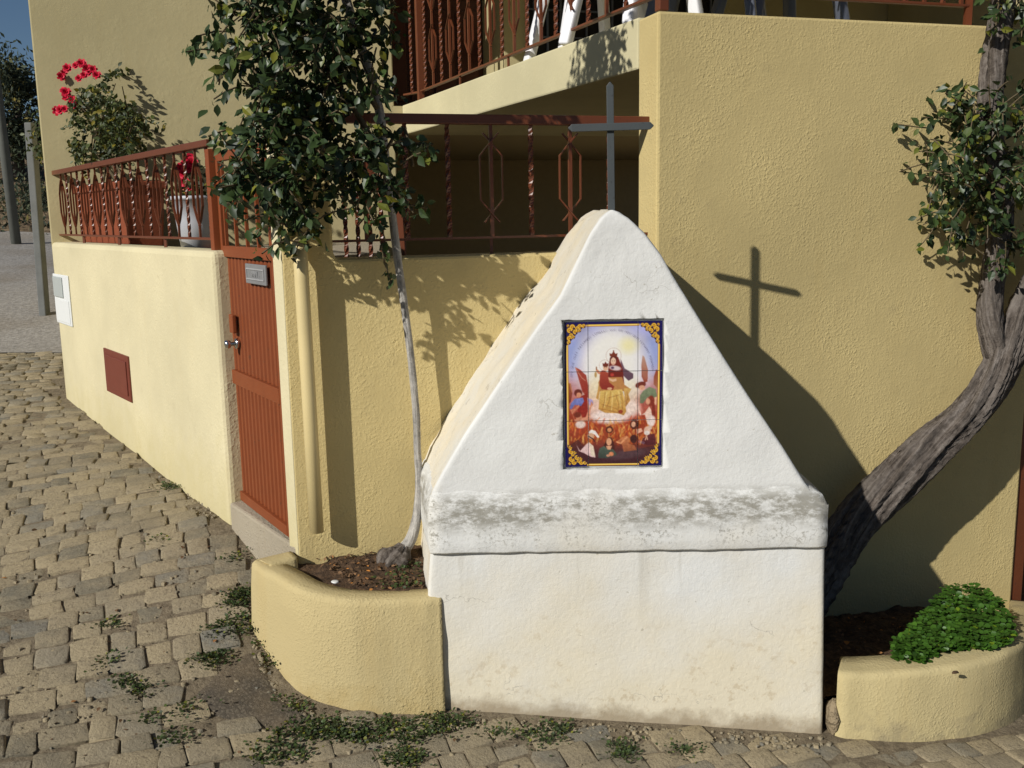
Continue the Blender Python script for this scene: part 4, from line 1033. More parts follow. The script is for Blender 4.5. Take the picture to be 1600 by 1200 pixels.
# border
bm_ = ((X_ < 180) | (X_ > 765) | (Y_ < 142) | (Y_ > 1020)).astype(float); blend(bm_, col(24, 20, 78))
for pts in ([(312, 148), (630, 148)], [(312, 1026), (630, 1026)], [(184, 270), (184, 905)], [(760, 270), (760, 905)]):
    line(pts, 7.5, (112, 66, 20)); line(pts, 6, (206, 158, 50)); line([(p[0] + (0 if pts[0][1] == pts[1][1] else -2), p[1] + (-2 if pts[0][1] == pts[1][1] else 0)) for p in pts], 2, (246, 222, 140))
def scroll(cx, cy_, sx, sy):
    base = [(12, 14, 8), (40, 22, 17), (22, 42, 17), (88, 20, 16), (112, 16, 12), (20, 92, 16), (16, 118, 12), (58, 52, 15), (70, 30, 12), (32, 72, 12), (84, 44, 10), (46, 84, 10)]
    poly([(cx, cy_), (cx + sx * 128, cy_), (cx + sx * 90, cy_ + sy * 40), (cx + sx * 62, cy_ + sy * 72), (cx + sx * 38, cy_ + sy * 100), (cx, cy_ + sy * 138)], (26, 22, 70), .9)
    for x, y, r in base:
        ell(cx + sx * x, cy_ + sy * y, r + 2, r + 2, (92, 52, 18), .12)
    for x, y, r in base:
        ringp(cx + sx * x, cy_ + sy * y, r * .72, r * .30, (206, 158, 50)); ringp(cx + sx * (x - 1), cy_ + sy * (y - 1), r * .78, 1.2, (244, 222, 150), .9); ell(cx + sx * x, cy_ + sy * y, r * .38, r * .38, (200, 146, 44), .3); ell(cx + sx * (x + r * .5), cy_ + sy * (y + r * .5), r * .35, r * .35, (26, 22, 70), .3)
for a in ((178, 134, 1, 1), (767, 134, -1, 1), (182, 1028, 1, -1), (763, 1028, -1, -1)): scroll(*a)
IM = np.clip(IM, 0, 1); IML = np.where(IM <= .04045, IM / 12.92, ((IM + .055) / 1.055) ** 2.4)
t = NT('glazed_tile_print'); a = t.n('ShaderNodeAttribute', attribute_name='print'); t.color(a.outputs['Color']); t.b.inputs['Roughness'].default_value = .16; t.b.inputs['Specular IOR Level'].default_value = .5
t.bump(t.noise(t.pos(), 30, 2), .08, .004); m_tile = t.m
t = NT('panel_lettering'); t.color((.13, .10, .20)); m_letter = t.m
(tx0, tz1), (tx1, tz0) = XZ(881.5, 504), XZ(1034.5, 728.5)
tw_, th_ = tx1 - tx0, tz1 - tz0; TY = SY + .012
m = MB(); m.box((nx0 + .002, TY + .006, nz0 + .002), (nx1 - .002, SY + .029, nz1 - .002)); pan = m.obj('tile_panel', m_box, shr, label='glazed tile picture of crowned mother and child above souls in flames')
def tile(c0, c1, r0, r1):
    gx = .0011; x0 = tx0 + tw_ * c0 / PXW; x1 = tx0 + tw_ * c1 / PXW; z1 = tz1 - th_ * r0 / PXH; z0 = tz1 - th_ * r1 / PXH
    nx = c1 - c0 + 1; nz = r1 - r0 + 1; v = []; cc = []
    tilt = rnd.uniform(-.004, .004); tilt2 = rnd.uniform(-.004, .004)
    for j in range(nz):
        for i in range(nx):
            s, q = i / (nx - 1), j / (nz - 1); v.append((x0 + gx + (x1 - x0 - 2 * gx) * s, TY + tilt * (s - .5) + tilt2 * (q - .5), z1 - gx - (z1 - z0 - 2 * gx) * q))
            cc.append(IML[min(PXH - 1, r0 + j), min(PXW - 1, c0 + i)])
    f = [(j * nx + i, (j + 1) * nx + i, (j + 1) * nx + i + 1, j * nx + i + 1) for j in range(nz - 1) for i in range(nx - 1)]
    rim = [i for i in range(nx)] + [j * nx + nx - 1 for j in range(1, nz)] + [(nz - 1) * nx + i for i in range(nx - 2, -1, -1)] + [j * nx for j in range(nz - 2, 0, -1)]
    b = len(v)
    for k in rim: v.append((v[k][0], v[k][1] + .0055, v[k][2])); cc.append(np.array([.5, .45, .38]))
    n = len(rim)
    for k in range(n): f.append((rim[k], rim[(k + 1) % n], b + (k + 1) % n, b + k))
    me = mesh_from('tile', v, f); at = me.attributes.new('print', 'FLOAT_COLOR', 'POINT'); at.data.foreach_set('color', np.concatenate([np.array(cc), np.ones((len(cc), 1))], 1).ravel())
    link('tile', me, m_tile, pan)
cs = [0, 58, 180, 240]; rs = [0, 122, 244, 360]
for r_ in range(3):
    for c_ in range(3): tile(cs[c_], cs[c_ + 1], rs[r_], rs[r_ + 1])
# inscription on an arch
txt = '\u00b7\u00b7\u00b7V\u00d3S QUE IDES PASSANDO LEMBRAI-VOS DE N\u00d3S QUE ESTAMOS PENANDO\u00b7\u00b7\u00b7'
cu = bpy.data.curves.new('t', 'FONT'); lv = []; lf = []
arc = [(216, 505), (212, 440), (222, 380), (245, 315), (280, 265), (320, 228), (370, 200), (430, 186), (490, 182), (550, 196), (605, 225), (650, 270), (685, 325), (705, 385), (712, 440), (708, 470)]
arc = [np.array(p) for p in smooth_poly([(a, b, 0) for a, b in arc], 10)]; arc = np.array(arc)[:, :2]; Ls = np.concatenate([[0], np.cumsum(np.linalg.norm(np.diff(arc, axis=0), axis=1))])
for i, ch in enumerate(txt):
    if ch == ' ': continue
    s = Ls[-1] * (i + .5) / len(txt); x = np.interp(s, Ls, arc[:, 0]); y = np.interp(s, Ls, arc[:, 1]); x2 = np.interp(s + 3, Ls, arc[:, 0]); y2 = np.interp(s + 3, Ls, arc[:, 1]); an = math.atan2(-(y2 - y), x2 - x)
    cu.body = ch; cu.align_x = 'CENTER'; cu.size = 19 * tw_ / 615; cu.resolution_u = 2; cu.offset = -.0002
    to = bpy.data.objects.new('t', cu); COL.objects.link(to); bpy.context.view_layer.update()
    tm = bpy.data.meshes.new_from_object(to.evaluated_get(bpy.context.evaluated_depsgraph_get())); bpy.data.objects.remove(to)
    X0 = tx0 + (x - 165) / 615 * tw_; Z0 = tz1 - (y - 125) / 910 * th_; b = len(lv)
    for q in tm.vertices: lv.append((X0 + q.co.x * math.cos(an) - q.co.y * math.sin(an), TY - .0045, Z0 + q.co.x * math.sin(an) + q.co.y * math.cos(an)))
    lf += [tuple(b + k for k in pg.vertices) for pg in tm.polygons]; bpy.data.meshes.remove(tm)
link('inscription', mesh_from('inscription', lv, lf), m_letter, pan)

# ------------------------------------------------------------------ planters
def planter(name, path, thick, base, mat, label, soil_z, inner_poly, closed_end=True, loc=None):
    root = thing(name, (*(np.mean([p[:2] for p in path], axis=0)), base), label, 'planter')
    n = len(path); v = []; f = []; P = [np.array(p) for p in path]
    prof_t = [(-.02, None), (-.01, .35), (-.004, .75), (.0, -.03), (.004, -.012), (.016, -.002), (.035, 0), (.5, .0), (.96, -.004), (1, -.018), (1.0, -.16)]
    for i, p in enumerate(P):
        d = P[min(i + 1, n - 1)][:2] - P[max(i - 1, 0)][:2]; d = d / np.linalg.norm(d); inn = np.array([-d[1], d[0]])
        gz = float(hgt(*p[:2])) - .08
        for j, (t_, dz) in enumerate(prof_t):
            if j == 0: z = gz; o_ = -.02
            elif j < 3: z = gz + (p[2] - .03 - gz) * dz; o_ = t_
            else: z = p[2] + dz; o_ = t_ * (thick if t_ > .04 else 1)
            q = np.array([*(p[:2] + inn * o_), z]); nn = nz3(q, 7, .010) + nz3(q, 2.5, .008)
            v.append((q[0] - inn[0] * nn, q[1] - inn[1] * nn, q[2] + (nn * .5 if j > 2 else 0)))
    k = len(prof_t)
    for i in range(n - 1):
        for j in range(k - 1): f.append((i * k + j, (i + 1) * k + j, (i + 1) * k + j + 1, i * k + j + 1))
    f += [tuple(range(k)), tuple((n - 1) * k + j for j in range(k))]
    me = mesh_from('kerb', v, f, True); fix_normals(me)
    for pg in me.polygons:
        if len(pg.vertices) > 4: pg.use_smooth = False
    link('kerb', me, mat, root)
    # soil surface
    xs = [p[0] for p in inner_poly]; ys = [p[1] for p in inner_poly]; g = .025; sv_ = {}; vv = []; ff = []
    nx = int((max(xs) - min(xs)) / g) + 2; ny = int((max(ys) - min(ys)) / g) + 2
    for j in range(ny):
        for i in range(nx):
            x = min(xs) + i * g; y = min(ys) + j * g; vv.append((x, y, soil_z(x, y) + nz3((x, y, 0), 14, .03)))
    for j in range(ny - 1):
        for i in range(nx - 1):
            if inpoly((min(xs) + (i + .5) * g, min(ys) + (j + .5) * g), inner_poly): q = j * nx + i; ff.append((q, q + 1, q + nx + 1, q + nx))
    link('soil', mesh_from('soil', vv, ff, True), m_soil, root)
    return root
def inset(path, t):
    P = [np.array(p) for p in path]; o = []
    for i, p in enumerate(P):
        d = P[min(i + 1, len(P) - 1)][:2] - P[max(i - 1, 0)][:2]; d /= np.linalg.norm(d); o.append(tuple(p[:2] + np.array([-d[1], d[0]]) * t))
    return o
li = inset(LP[8:], .08); lpoly = li + [(-.27, 3.7), (-.30, 4.2), tuple(W(.1, -.03, 0)[:2]), tuple(W(-.05, .02, 0)[:2])]
def lsoil(x, y): return .545 + max(0, (y - 3.7)) * .11
pl = planter('planter', LP, .115, .1, m_plant, 'curved yellow rendered planter left of the white shrine with bare soil', lsoil, lpoly)
ri = inset(RP, .10); rpoly = ri + [tuple(W(uR1 - .1, -.03, 0)[:2]), tuple(W(2.2, -.03, 0)[:2]), (1.19, 4.2), (1.19, 3.66)]
def rsoil(x, y): return .075 - max(0, y - 4.1) * .18 - max(0, x - 2.1) * .16
pr2 = planter('planter', RP, .17, -.1, m_plant2, 'curved yellow planter right of the white shrine with green clover', rsoil, rpoly)

# wedge stone between shrine and right planter
q = onY(1299, 1118, SY + .03); bmx = bmesh.new(); bmesh.ops.create_icosphere(bmx, subdivisions=2, radius=1)
for vv in bmx.verts:
    vv.co *= 1 + .25 * noise.noise(vv.co * 1.7); vv.co.x *= .024; vv.co.y *= .05; vv.co.z *= .075
    vv.co += Vector((q[0] + .002, q[1], q[2]))
me = bpy.data.meshes.new('wedge_stone'); bmx.to_mesh(me); bmx.free(); link('wedge_stone', me, m_rock, None, label='upright brown stone wedged between the shrine and the right planter', cat='stone')
# bottle cap in the soil
q = onZ(523, 907, .565); m = MB(); m.lathe((q[0], q[1], q[2] - .012), [(.0, 0), (.015, 0), (.015, .008), (.013, .010), (.0, .0095)], 16); m.obj('bottle_cap', m_box, None, smooth=True, label='small white bottle cap lying on soil in the left planter', cat='cap')
# small dead snail shells / droppings on the right rim
for x, y in ((1493, 1052),):
    q = onZ(x, y, .214); m = MB(); m.tube([q + np.array([-.014, 0, 0]), q + np.array([-.006, 0, .004]), q + np.array([.006, .002, .004]), q + np.array([.014, .003, 0])], [.002, .007, .006, .002], 6)
    m.obj('soil_crumb', m_soil, None, smooth=True, label='dark crumb of soil on the rim of the clover planter', cat='crumb')

# ------------------------------------------------------------------ ground plants
def scatter_px(poly_px, n, zf):
    xs = [p[0] for p in poly_px]; ys = [p[1] for p in poly_px]; out = []
    while len(out) < n:
        x, y = rnd.uniform(min(xs), max(xs)), rnd.uniform(min(ys), max(ys))
        if inpoly((x, y), poly_px): out.append(zf(x, y))
    return np.array(out)
# clover
cl_px = [(1394, 1037), (1400, 1008), (1430, 985), (1462, 945), (1480, 925), (1530, 930), (1565, 950), (1582, 985), (1580, 1010), (1545, 1022), (1500, 1020), (1440, 1040)]
C0 = scatter_px(cl_px, 1500, lambda x, y: onZ(x, y, .20 - max(0, (1010 - y)) * .0007))
P = []; A = []; N = []; S = []
for c in C0:
    h = abs(rnd.gauss(0, .022)) + .005 + .022 * max(0, noise.noise(Vector((c[0] * 9, c[1] * 9, 2))) + .25); a0 = rnd.uniform(0, 6.28); tl = npr.normal(size=3) * .35 + np.array([-.1, -.2, 1]); sz = rnd.uniform(.013, .030)
    for k in range(3):
        a = a0 + k * 2.094; P.append(c + Z3 * h); A.append((math.cos(a), math.sin(a), rnd.uniform(-.1, .25))); N.append(tl); S.append(sz)
clv = link('clover', leaf_mesh('clover', np.array(P), np.array(A), np.array(N), np.array(S), 'round', np.clip(npr.normal(.45, .22, len(P)), 0, .95)), m_clover, None, label='bright green clover growing in the right planter', cat='clover', kind='stuff')
# weeds in the street joints
weeds = [((455, 1128), (745, 1118), (735, 1135), (640, 1158), (520, 1162), (430, 1150), 190), ((815, 1150), (850, 1130), (890, 1140), (870, 1165), (830, 1170), 45), ((950, 1165), (975, 1155), (1000, 1170), (985, 1195), (955, 1190), 35),
    ((315, 985), (350, 965), (395, 960), (398, 985), (350, 998), 60), ((300, 1030), (330, 1015), (355, 1025), (330, 1042), 40), ((345, 925), (392, 912), (392, 930), (355, 945), 28), ((340, 945), (380, 930), (395, 945), (360, 955), 20), ((255, 762), (285, 750), (290, 765), (262, 772), 26),
    ((240, 840), (262, 835), (260, 848), (245, 850), 12), ((380, 1165), (470, 1150), (480, 1190), (390, 1195), 50), ((275, 1105), (310, 1098), (305, 1118), (280, 1118), 18), ((150, 1030), (185, 1022), (180, 1040), (155, 1042), 16), ((155, 968), (185, 962), (182, 978), (158, 980), 12), ((195, 1075), (225, 1068), (250, 1080), (215, 1095), 18), ((600, 1172), (660, 1165), (650, 1195), (590, 1195), 40), ((350, 875), (370, 868), (372, 880), (352, 884), 10), ((205, 1120), (235, 1110), (270, 1118), (230, 1135), 14), ((170, 1055), (215, 1062), (205, 1072), (165, 1066), 10), ((225, 1150), (290, 1140), (330, 1150), (260, 1162), 16), ((760, 1140), (815, 1142), (810, 1152), (765, 1150), 14), ((1040, 1168), (1090, 1165), (1085, 1178), (1045, 1180), 10), ((395, 1000), (412, 1005), (430, 1050), (420, 1055), 12), ((440, 1090), (470, 1105), (465, 1118), (440, 1105), 12)]
P = []; A = []; N = []; S = []
for w_ in weeds:
    for c in scatter_px(list(w_[:-1]), int(w_[-1] * (.8 if w_[-1] > 100 else .6)), onG):
        c = c - Z3 * .005
        k = rnd.randint(10, 20); hh = rnd.uniform(.008, .03)
        for i in range(k):
            a = rnd.uniform(0, 6.28); r_ = abs(rnd.gauss(0, .032)); P.append(c + np.array([math.cos(a) * r_, math.sin(a) * r_, rnd.uniform(.002, hh)])); A.append((math.cos(a), math.sin(a), rnd.uniform(0, .7))); N.append(npr.normal(size=3) * .4 + np.array([-.1, -.3, 1])); S.append(rnd.uniform(.007, .016))
link('weeds', leaf_mesh('weeds', np.array(P), np.array(A), np.array(N), np.array(S), 'round'), m_weed, None, label='low green weeds growing between the street stones', cat='weeds', kind='stuff')
# grit and pebbles lying on the street
gv = []; gf = []; gt = []
for poly_, n in (([(0, 700), (330, 820), (390, 960), (440, 1120), (700, 1150), (1290, 1165), (1290, 1198), (0, 1198)], 260), ([(690, 1118), (1290, 1150), (1300, 1172), (700, 1140)], 260), ([(250, 740), (345, 800), (330, 815), (240, 760)], 50), ([(395, 990), (440, 1090), (520, 1125), (500, 1135), (400, 1080)], 90)):
    for c in scatter_px(poly_, n, onG):
        r_ = rnd.choice([rnd.uniform(.002, .005), rnd.uniform(.004, .009)]); k = rnd.randrange(len(CV)); b = len(gv); a = rnd.uniform(0, 6.28)
        for q in CV[k][0][:16] + CV[k][0][16:]:
            x, y = q[0] * math.cos(a) - q[1] * math.sin(a), q[0] * math.sin(a) + q[1] * math.cos(a); gv.append((c[0] + x * r_ * 2, c[1] + y * r_ * 2, c[2] + r_ * .6 + q[2] * r_))
        gf += [tuple(b + j for j in q) for q in CV[k][1]]; gt += [rnd.random()] * len(CV[k][0])
me = mesh_from('grit', gv, gf, True); at = me.attributes.new('tint', 'FLOAT_COLOR', 'POINT'); at.data.foreach_set('color', np.repeat(np.array(gt)[:, None], 4, 1).ravel()); link('grit', me, m_cobs, street, kind='stuff')
dl = scatter_px([(0, 720), (330, 830), (390, 960), (440, 1120), (1290, 1165), (1290, 1198), (0, 1198)], 45, onG); dl[:, 2] += .008
link('fallen_leaves', leaf_mesh('fallen_leaves', dl, npr.normal(size=(len(dl), 3)) * [1, 1, .2], npr.normal(size=(len(dl), 3)) * .4 + Z3, npr.uniform(.012, .03, len(dl)), 'rose'), m_dry, street, kind='stuff')
# dry leaf litter
lit = scatter_px([(480, 878), (640, 862), (655, 880), (660, 915), (560, 920)], 330, lambda x, y: onZ(x, y, .562))
lit[:, 2] = [lsoil(q[0], q[1]) + .014 for q in lit]
link('leaf_litter', leaf_mesh('leaf_litter', lit, npr.normal(size=(len(lit), 3)) * [1, 1, .25], npr.normal(size=(len(lit), 3)) * .5 + Z3, npr.uniform(.008, .026, len(lit)), 'rose'), m_dry, pl, kind='stuff')
lg = scatter_px([(585, 905), (655, 880), (660, 915), (600, 920)], 120, lambda x, y: onZ(x, y, .562)); lg[:, 2] = [lsoil(q[0], q[1]) + .016 for q in lg]
link('soil_weeds', leaf_mesh('soil_weeds', lg, npr.normal(size=(len(lg), 3)) * [1, 1, .4], npr.normal(size=(len(lg), 3)) * .5 + Z3, npr.uniform(.008, .02, len(lg)), 'round'), m_weed, pl, kind='stuff')
lit2 = scatter_px([(1300, 1045), (1400, 1040), (1440, 985), (1465, 930), (1310, 935)], 160, lambda x, y: onZ(x, y, .085))
lit2[:, 2] = [rsoil(q[0], q[1]) + .012 for q in lit2]
link('leaf_litter', leaf_mesh('leaf_litter', lit2, npr.normal(size=(len(lit2), 3)) * [1, 1, .3], npr.normal(size=(len(lit2), 3)) * .5 + Z3, npr.uniform(.01, .03, len(lit2)), 'rose'), m_dry, pr2, kind='stuff')

# ------------------------------------------------------------------ trunks
def trunk_mesh(name, pts, rad, mat, parent, n=28, sub=10, ridge=.22, twist=2.2, seed=0, freq=3):
    P = smooth_poly([(*p, r) for p, r in zip(pts, rad)], sub); v = []; f = []; prev = None; Lc = 0; bk = []
    for i, q in enumerate(P):
        c = q[:3]; d = unit(P[min(i + 1, len(P) - 1)][:3] - P[max(i - 1, 0)][:3])
        if i: Lc += np.linalg.norm(c - P[i - 1][:3])
        sx = np.cross(d, [0, 1.0, .1]) if prev is None else prev - d * (prev @ d); sx = unit(sx); prev = sx; sy = np.cross(d, sx)
        for k in range(n):
            t = 2 * math.pi * k / n; tt = t + twist * Lc
            g = noise.noise(Vector((math.cos(tt) * freq * .6, math.sin(tt) * freq * .6, Lc * .7 + seed))); g2 = abs(noise.noise(Vector((math.cos(tt) * freq * 1.6, math.sin(tt) * freq * 1.6, Lc * .9 + seed + 7)))); g3 = noise.noise(Vector((c[0] * 30 + math.cos(t) * 4, math.sin(t) * 4, Lc * 22)))
            bk.append((math.cos(tt) * q[3] * 12, math.sin(tt) * q[3] * 12, Lc * .9)); r = q[3] * (1 + ridge * g - ridge * .9 * (max(0, .25 - g2) * 2.2) + .05 * g3); v.append(c + (sx * math.cos(t) + sy * math.sin(t)) * r)
    m_ = len(P)
    for i in range(m_ - 1):
        for k in range(n): f.append((i * n + k, i * n + (k + 1) % n, (i + 1) * n + (k + 1) % n, (i + 1) * n + k))
    f += [tuple(range(n))[::-1], tuple((m_ - 1) * n + k for k in range(n))]
    me = mesh_from(name, v, f, True); fix_normals(me); me.attributes.new('bark', 'FLOAT_VECTOR', 'POINT').data.foreach_set('vector', np.array(bk).ravel()); return link(name, me, mat, parent)
def Wp(x, y, off): u, z = pW(x, y, off); return W(u, off, z)
vine = thing('old_vine', Wp(1300, 905, .2), 'thick twisted old vine trunk leaning across the yellow front wall', 'vine')
trunk_mesh('trunk', [Wp(1235, 960, .28), Wp(1285, 888, .26), Wp(1338, 812, .245), Wp(1395, 754, .235), Wp(1455, 699, .23), Wp(1513, 650, .22), Wp(1556, 590, .2), Wp(1584, 530, .18), Wp(1612, 462, .17), Wp(1650, 390, .16), Wp(1690, 300, .15), Wp(1725, 180, .15), Wp(1755, 40, .15), Wp(1775, -120, .15)],
           [.118, .104, .092, .088, .088, .087, .086, .08, .072, .065, .06, .055, .048, .04], m_bark, vine, 64, 14, .52, 1.5)
trunk_mesh('side_stem', [Wp(1558, 580, .17), Wp(1548, 500, .15), Wp(1551, 430, .14), Wp(1562, 340, .13), Wp(1556, 270, .12), Wp(1546, 200, .11), Wp(1552, 120, .11), Wp(1563, 40, .11), Wp(1575, -60, .11), Wp(1590, -160, .11)],
           [.05, .062, .056, .058, .056, .06, .06, .056, .053, .05], m_bark, vine, 36, 12, .3, seed=5)
rose = thing('climbing_rose', Wp(612, 885, .1), 'climbing rose with pale stem and dark leaves hanging over the gate', 'climbing plant')
stpx = [(622, 868), (645, 835), (655, 770), (652, 700), (650, 640), (642, 560), (632, 480), (622, 410), (612, 330), (602, 250), (590, 160), (560, 60), (520, -60), (480, -140)]
stof = [.09, .09, .085, .085, .09, .09, .095, .09, .075, .065, .06, .06, .08, .10]
trunk_mesh('trunk', [Wp(x, y, o) for (x, y), o in zip(stpx, stof)], [.03, .024, .018, .016, .0155, .015, .0165, .018, .018, .019, .019, .018, .017, .015], m_stem, rose, 14, 8, .18, 1, 3)
bur = [Wp(600, 893, .13), Wp(610, 880, .12), Wp(624, 866, .10), Wp(632, 852, .09)]
trunk_mesh('root_burl', bur, [.034, .06, .052, .026], m_bark, rose, 22, 10, .5, 2, 9, 5)
# rose foliage from hanging shoots
specs = [(445, 20, 85, 70, 26), (400, 90, 45, 60, 14), (490, 90, 80, 70, 28), (425, 190, 60, 60, 22), (480, 200, 60, 60, 16), (430, 275, 62, 50, 22), (450, 330, 38, 38, 12), (560, 130, 50, 80, 12), (570, 260, 60, 60, 16), (580, 40, 45, 60, 10), (610, 260, 25, 40, 4), (385, 265, 35, 45, 10), (530, 290, 50, 40, 10), (470, 385, 18, 15, 3), (585, 335, 30, 25, 3), (450, -80, 150, 60, 40), (560, -90, 80, 60, 20), (520, -190, 60, 40, 12), (375, 30, 20, 40, 4)]
shs = []
for cx, cy_, rx, ry, n in specs:
    def st_fn(i):
        a = rnd.uniform(0, 6.28); r_ = math.sqrt(rnd.random()) * .9; x = cx + .85 * rx * r_ * math.cos(a); y = cy_ + ry * r_ * math.sin(a)
        off = rnd.uniform(.06, .36)
        return Wp(x, y - 14, off), (rnd.gauss(0, .7), rnd.gauss(-.2, .5), rnd.gauss(0, .6))
    shs += shoots(int(n * 1.5 + .5), st_fn, (.07, .22), 1.4)
for cx, cy_, rx, ry, n in ((400, -480, 80, 70, 22), (500, -400, 80, 70, 24), (600, -320, 70, 60, 20), (540, -270, 60, 50, 12)):
    shs += shoots(n, lambda i: (Wp(cx + rx * rnd.uniform(-1, 1), cy_ + ry * rnd.uniform(-1, 1), rnd.uniform(.13, .27)), (rnd.gauss(0, .7), rnd.gauss(0, .3), rnd.gauss(0, .6))), (.10, .26), 1.2)
# a few long wandering shoots
for x, y, dx, dz in ((365, 50, -1, .1), (370, 25, -.8, .5), (596, 385, .1, -1), (362, 200, -.8, -.3), (630, 220, .8, -.2)):
    shs += shoots(1, lambda i: (Wp(x, y, .2), (dx, -.2, dz)), (.10, .17), .6)
tm = MB()
for s in shs: tm.tube(s[::2] + [s[-1]] if len(s) > 3 else s, [.0032] * (len(s[::2]) + 1) if len(s) > 3 else .003, 4, False)
tm.obj('twigs', m_twig, rose, kind='stuff')
for pts, rd in (([(600, 250), (540, 150), (470, 60), (420, -20)], .012), ([(602, 260), (520, 230), (440, 240), (390, 290)], .007), ([(590, 170), (520, 60), (460, -40)], .012), ([(470, 60), (430, 160), (410, 260), (440, 350)], .008), ([(600, 240), (630, 200), (645, 260)], .007)):
    q = MB(); q.tube(smooth_poly([Wp(x, y, .10 + .03 * i) for i, (x, y) in enumerate(pts)], 6), rd, 8); q.obj('branch', m_twig, rose, smooth=True)
P, A, N, S = leaves_on(shs, 3.0, (.02, .062), (-.35, -1, .6))
crown(rose, P, A, N, S, 'rose', m_leaf, m_leafo)
# vine foliage
specs = [(1485, 215, 45, 50, 13), (1530, 170, 45, 40, 14), (1500, 275, 55, 45, 18), (1550, 260, 50, 60, 18), (1520, 335, 45, 35, 12), (1580, 200, 35, 60, 12), (1570, 350, 45, 40, 14), (1590, 300, 30, 60, 10), (1560, 395, 30, 15, 4), (1575, 15, 30, 30, 12), (1580, -60, 45, 40, 14), (1450, 250, 25, 40, 4), (1640, 250, 50, 100, 24), (1640, 60, 50, 80, 16), (1660, 400, 50, 60, 10)]
shs = []
for cx, cy_, rx, ry, n in specs:
    def st_fn(i):
        a = rnd.uniform(0, 6.28); r_ = math.sqrt(rnd.random()) * .9
        return Wp(cx + rx * r_ * math.cos(a), cy_ + ry * r_ * math.sin(a), rnd.uniform(.05, .32)), (rnd.gauss(-.2, .8), rnd.gauss(-.2, .4), rnd.gauss(0, .7))
    shs += shoots(n, st_fn, (.08, .24), .8)
for x, y, dx, dz in ((1465, 290, -.5, -1), (1450, 200, -1, .2), (1480, 330, -.6, -.8)):
    shs += shoots(1, lambda i: (Wp(x, y, .1), (dx, -.1, dz)), (.15, .22), .5)
tm = MB()
for s in shs: tm.tube(s[::2] + [s[-1]], .003, 4, False)
tm.obj('twigs', m_twig, vine, kind='stuff')
P, A, N, S = leaves_on(shs, 1.9, (.024, .066), (-.35, -1, .6))
crown(vine, P, A, N, S, 'rose', m_leaf, m_leafo)

# ------------------------------------------------------------------ terrace plants
def Gt(x, y, off): u, z = pG(x, y, off); return G(u, off, z)
zT = 1.803
# terracotta trough
(ta, _), (tb, tzt) = pG(108, 330, -.3), pG(218, 286, -.3)
q = MB(); 
def trough(a, b, n0, n1, z0, z1, tp):
    q = MB(); q.hexa([G(b + tp, n1 + tp, z0), G(b + tp, n0 - tp, z0), G(a - tp, n0 - tp, z0), G(a - tp, n1 + tp, z0), G(b, n1, z1), G(b, n0, z1), G(a, n0, z1), G(a, n1, z1)]); return q
tz1_ = pG(160, 288, -.2)[1]
tro = thing('terracotta_trough', G((ta + tb) / 2, -.32, zT), 'terracotta trough standing behind the terrace railing', 'planter')
trough(ta, tb, -.18, -.46, zT, tz1_, .03).obj('trough', m_terra, tro, bevel=.012)
q = MB(); fbox(q, G, tb - .01, ta + .01, -.165, -.475, tz1_ - .045, tz1_ + .004); q.obj('rim', m_terra, tro, bevel=.008)
q = MB(); fbox(q, G, tb + .02, ta - .02, -.2, -.44, tz1_ + .002, tz1_ + .012); q.obj('soil', m_soil, tro)
bush = thing('rose_bush', G((ta + tb) / 2, -.32, tz1_), 'bushy rose with red flowers in the terracotta trough', 'rose bush')
shs = []
for cx, cy_, rx, ry, n in ((135, 150, 40, 30, 16), (120, 200, 50, 30, 24), (155, 180, 45, 40, 26), (110, 225, 40, 22, 20), (165, 225, 45, 25, 20), (195, 170, 18, 18, 5), (205, 195, 14, 14, 4), (140, 250, 50, 20, 16), (85, 215, 18, 18, 5)):
    def st_fn(i):
        a = rnd.uniform(0, 6.28); r_ = math.sqrt(rnd.random())
        return Gt(cx + rx * r_ * math.cos(a), cy_ + ry * r_ * math.sin(a), rnd.uniform(-.5, -.15)), (rnd.gauss(0, .8), rnd.gauss(0, .5), rnd.gauss(.3, .7))
    shs += shoots(int(n * 1.5), st_fn, (.10, .25), .5)
P, A, N, S = leaves_on(shs, 5.2, (.024, .052), (-.5, -.8, .7), .03)
link('foliage', leaf_mesh('foliage', P, A, N, S, 'rose'), m_bush, bush, kind='stuff')
q = MB()
for i in range(12):
    b = Gt(rnd.uniform(115, 200), 285, -.32); e = Gt(rnd.uniform(80, 205), rnd.uniform(130, 240), rnd.uniform(-.45, -.2)); md_ = (b + e) / 2 + npr.normal(size=3) * .05
    q.tube([b, md_, e], [.008, .006, .003], 5)
q.obj('stems', m_twig, bush)
def flower(c, r, mat, parent, seed):
    rr = random.Random(seed); v = []; f = []
    for ring, (n, tl, sc) in enumerate(((5, 1.25, .55), (6, .8, .85), (7, .35, 1.0))):
        for k in range(n):
            a = 6.283 * k / n + ring * .5 + rr.uniform(-.2, .2); ca, sa = math.cos(a), math.sin(a); ln = r * sc; up = math.sin(tl); ou = math.cos(tl); wd = r * .62
            b = len(v)
            for t_, s_, w2 in ((.05, 0, .12), (.55, .12, .5), (1, .02, .34)):
                for sg in (-1, 1): v.append((ca * ou * ln * t_ - sa * sg * wd * w2, sa * ou * ln * t_ + ca * sg * wd * w2, up * ln * t_ + s_ * r))
            f += [(b, b + 1, b + 3, b + 2), (b + 2, b + 3, b + 5, b + 4)]
    me = mesh_from('flower', v, f, True); o = link('flower', me, mat, parent); me.materials.clear(); me.materials.append(mat)
    o.location = c; d = Vector((.1 + rr.uniform(-.5, .5), -1 + rr.uniform(-.3, .3), .25)); o.rotation_euler = d.to_track_quat('Z', 'Y').to_euler(); return o
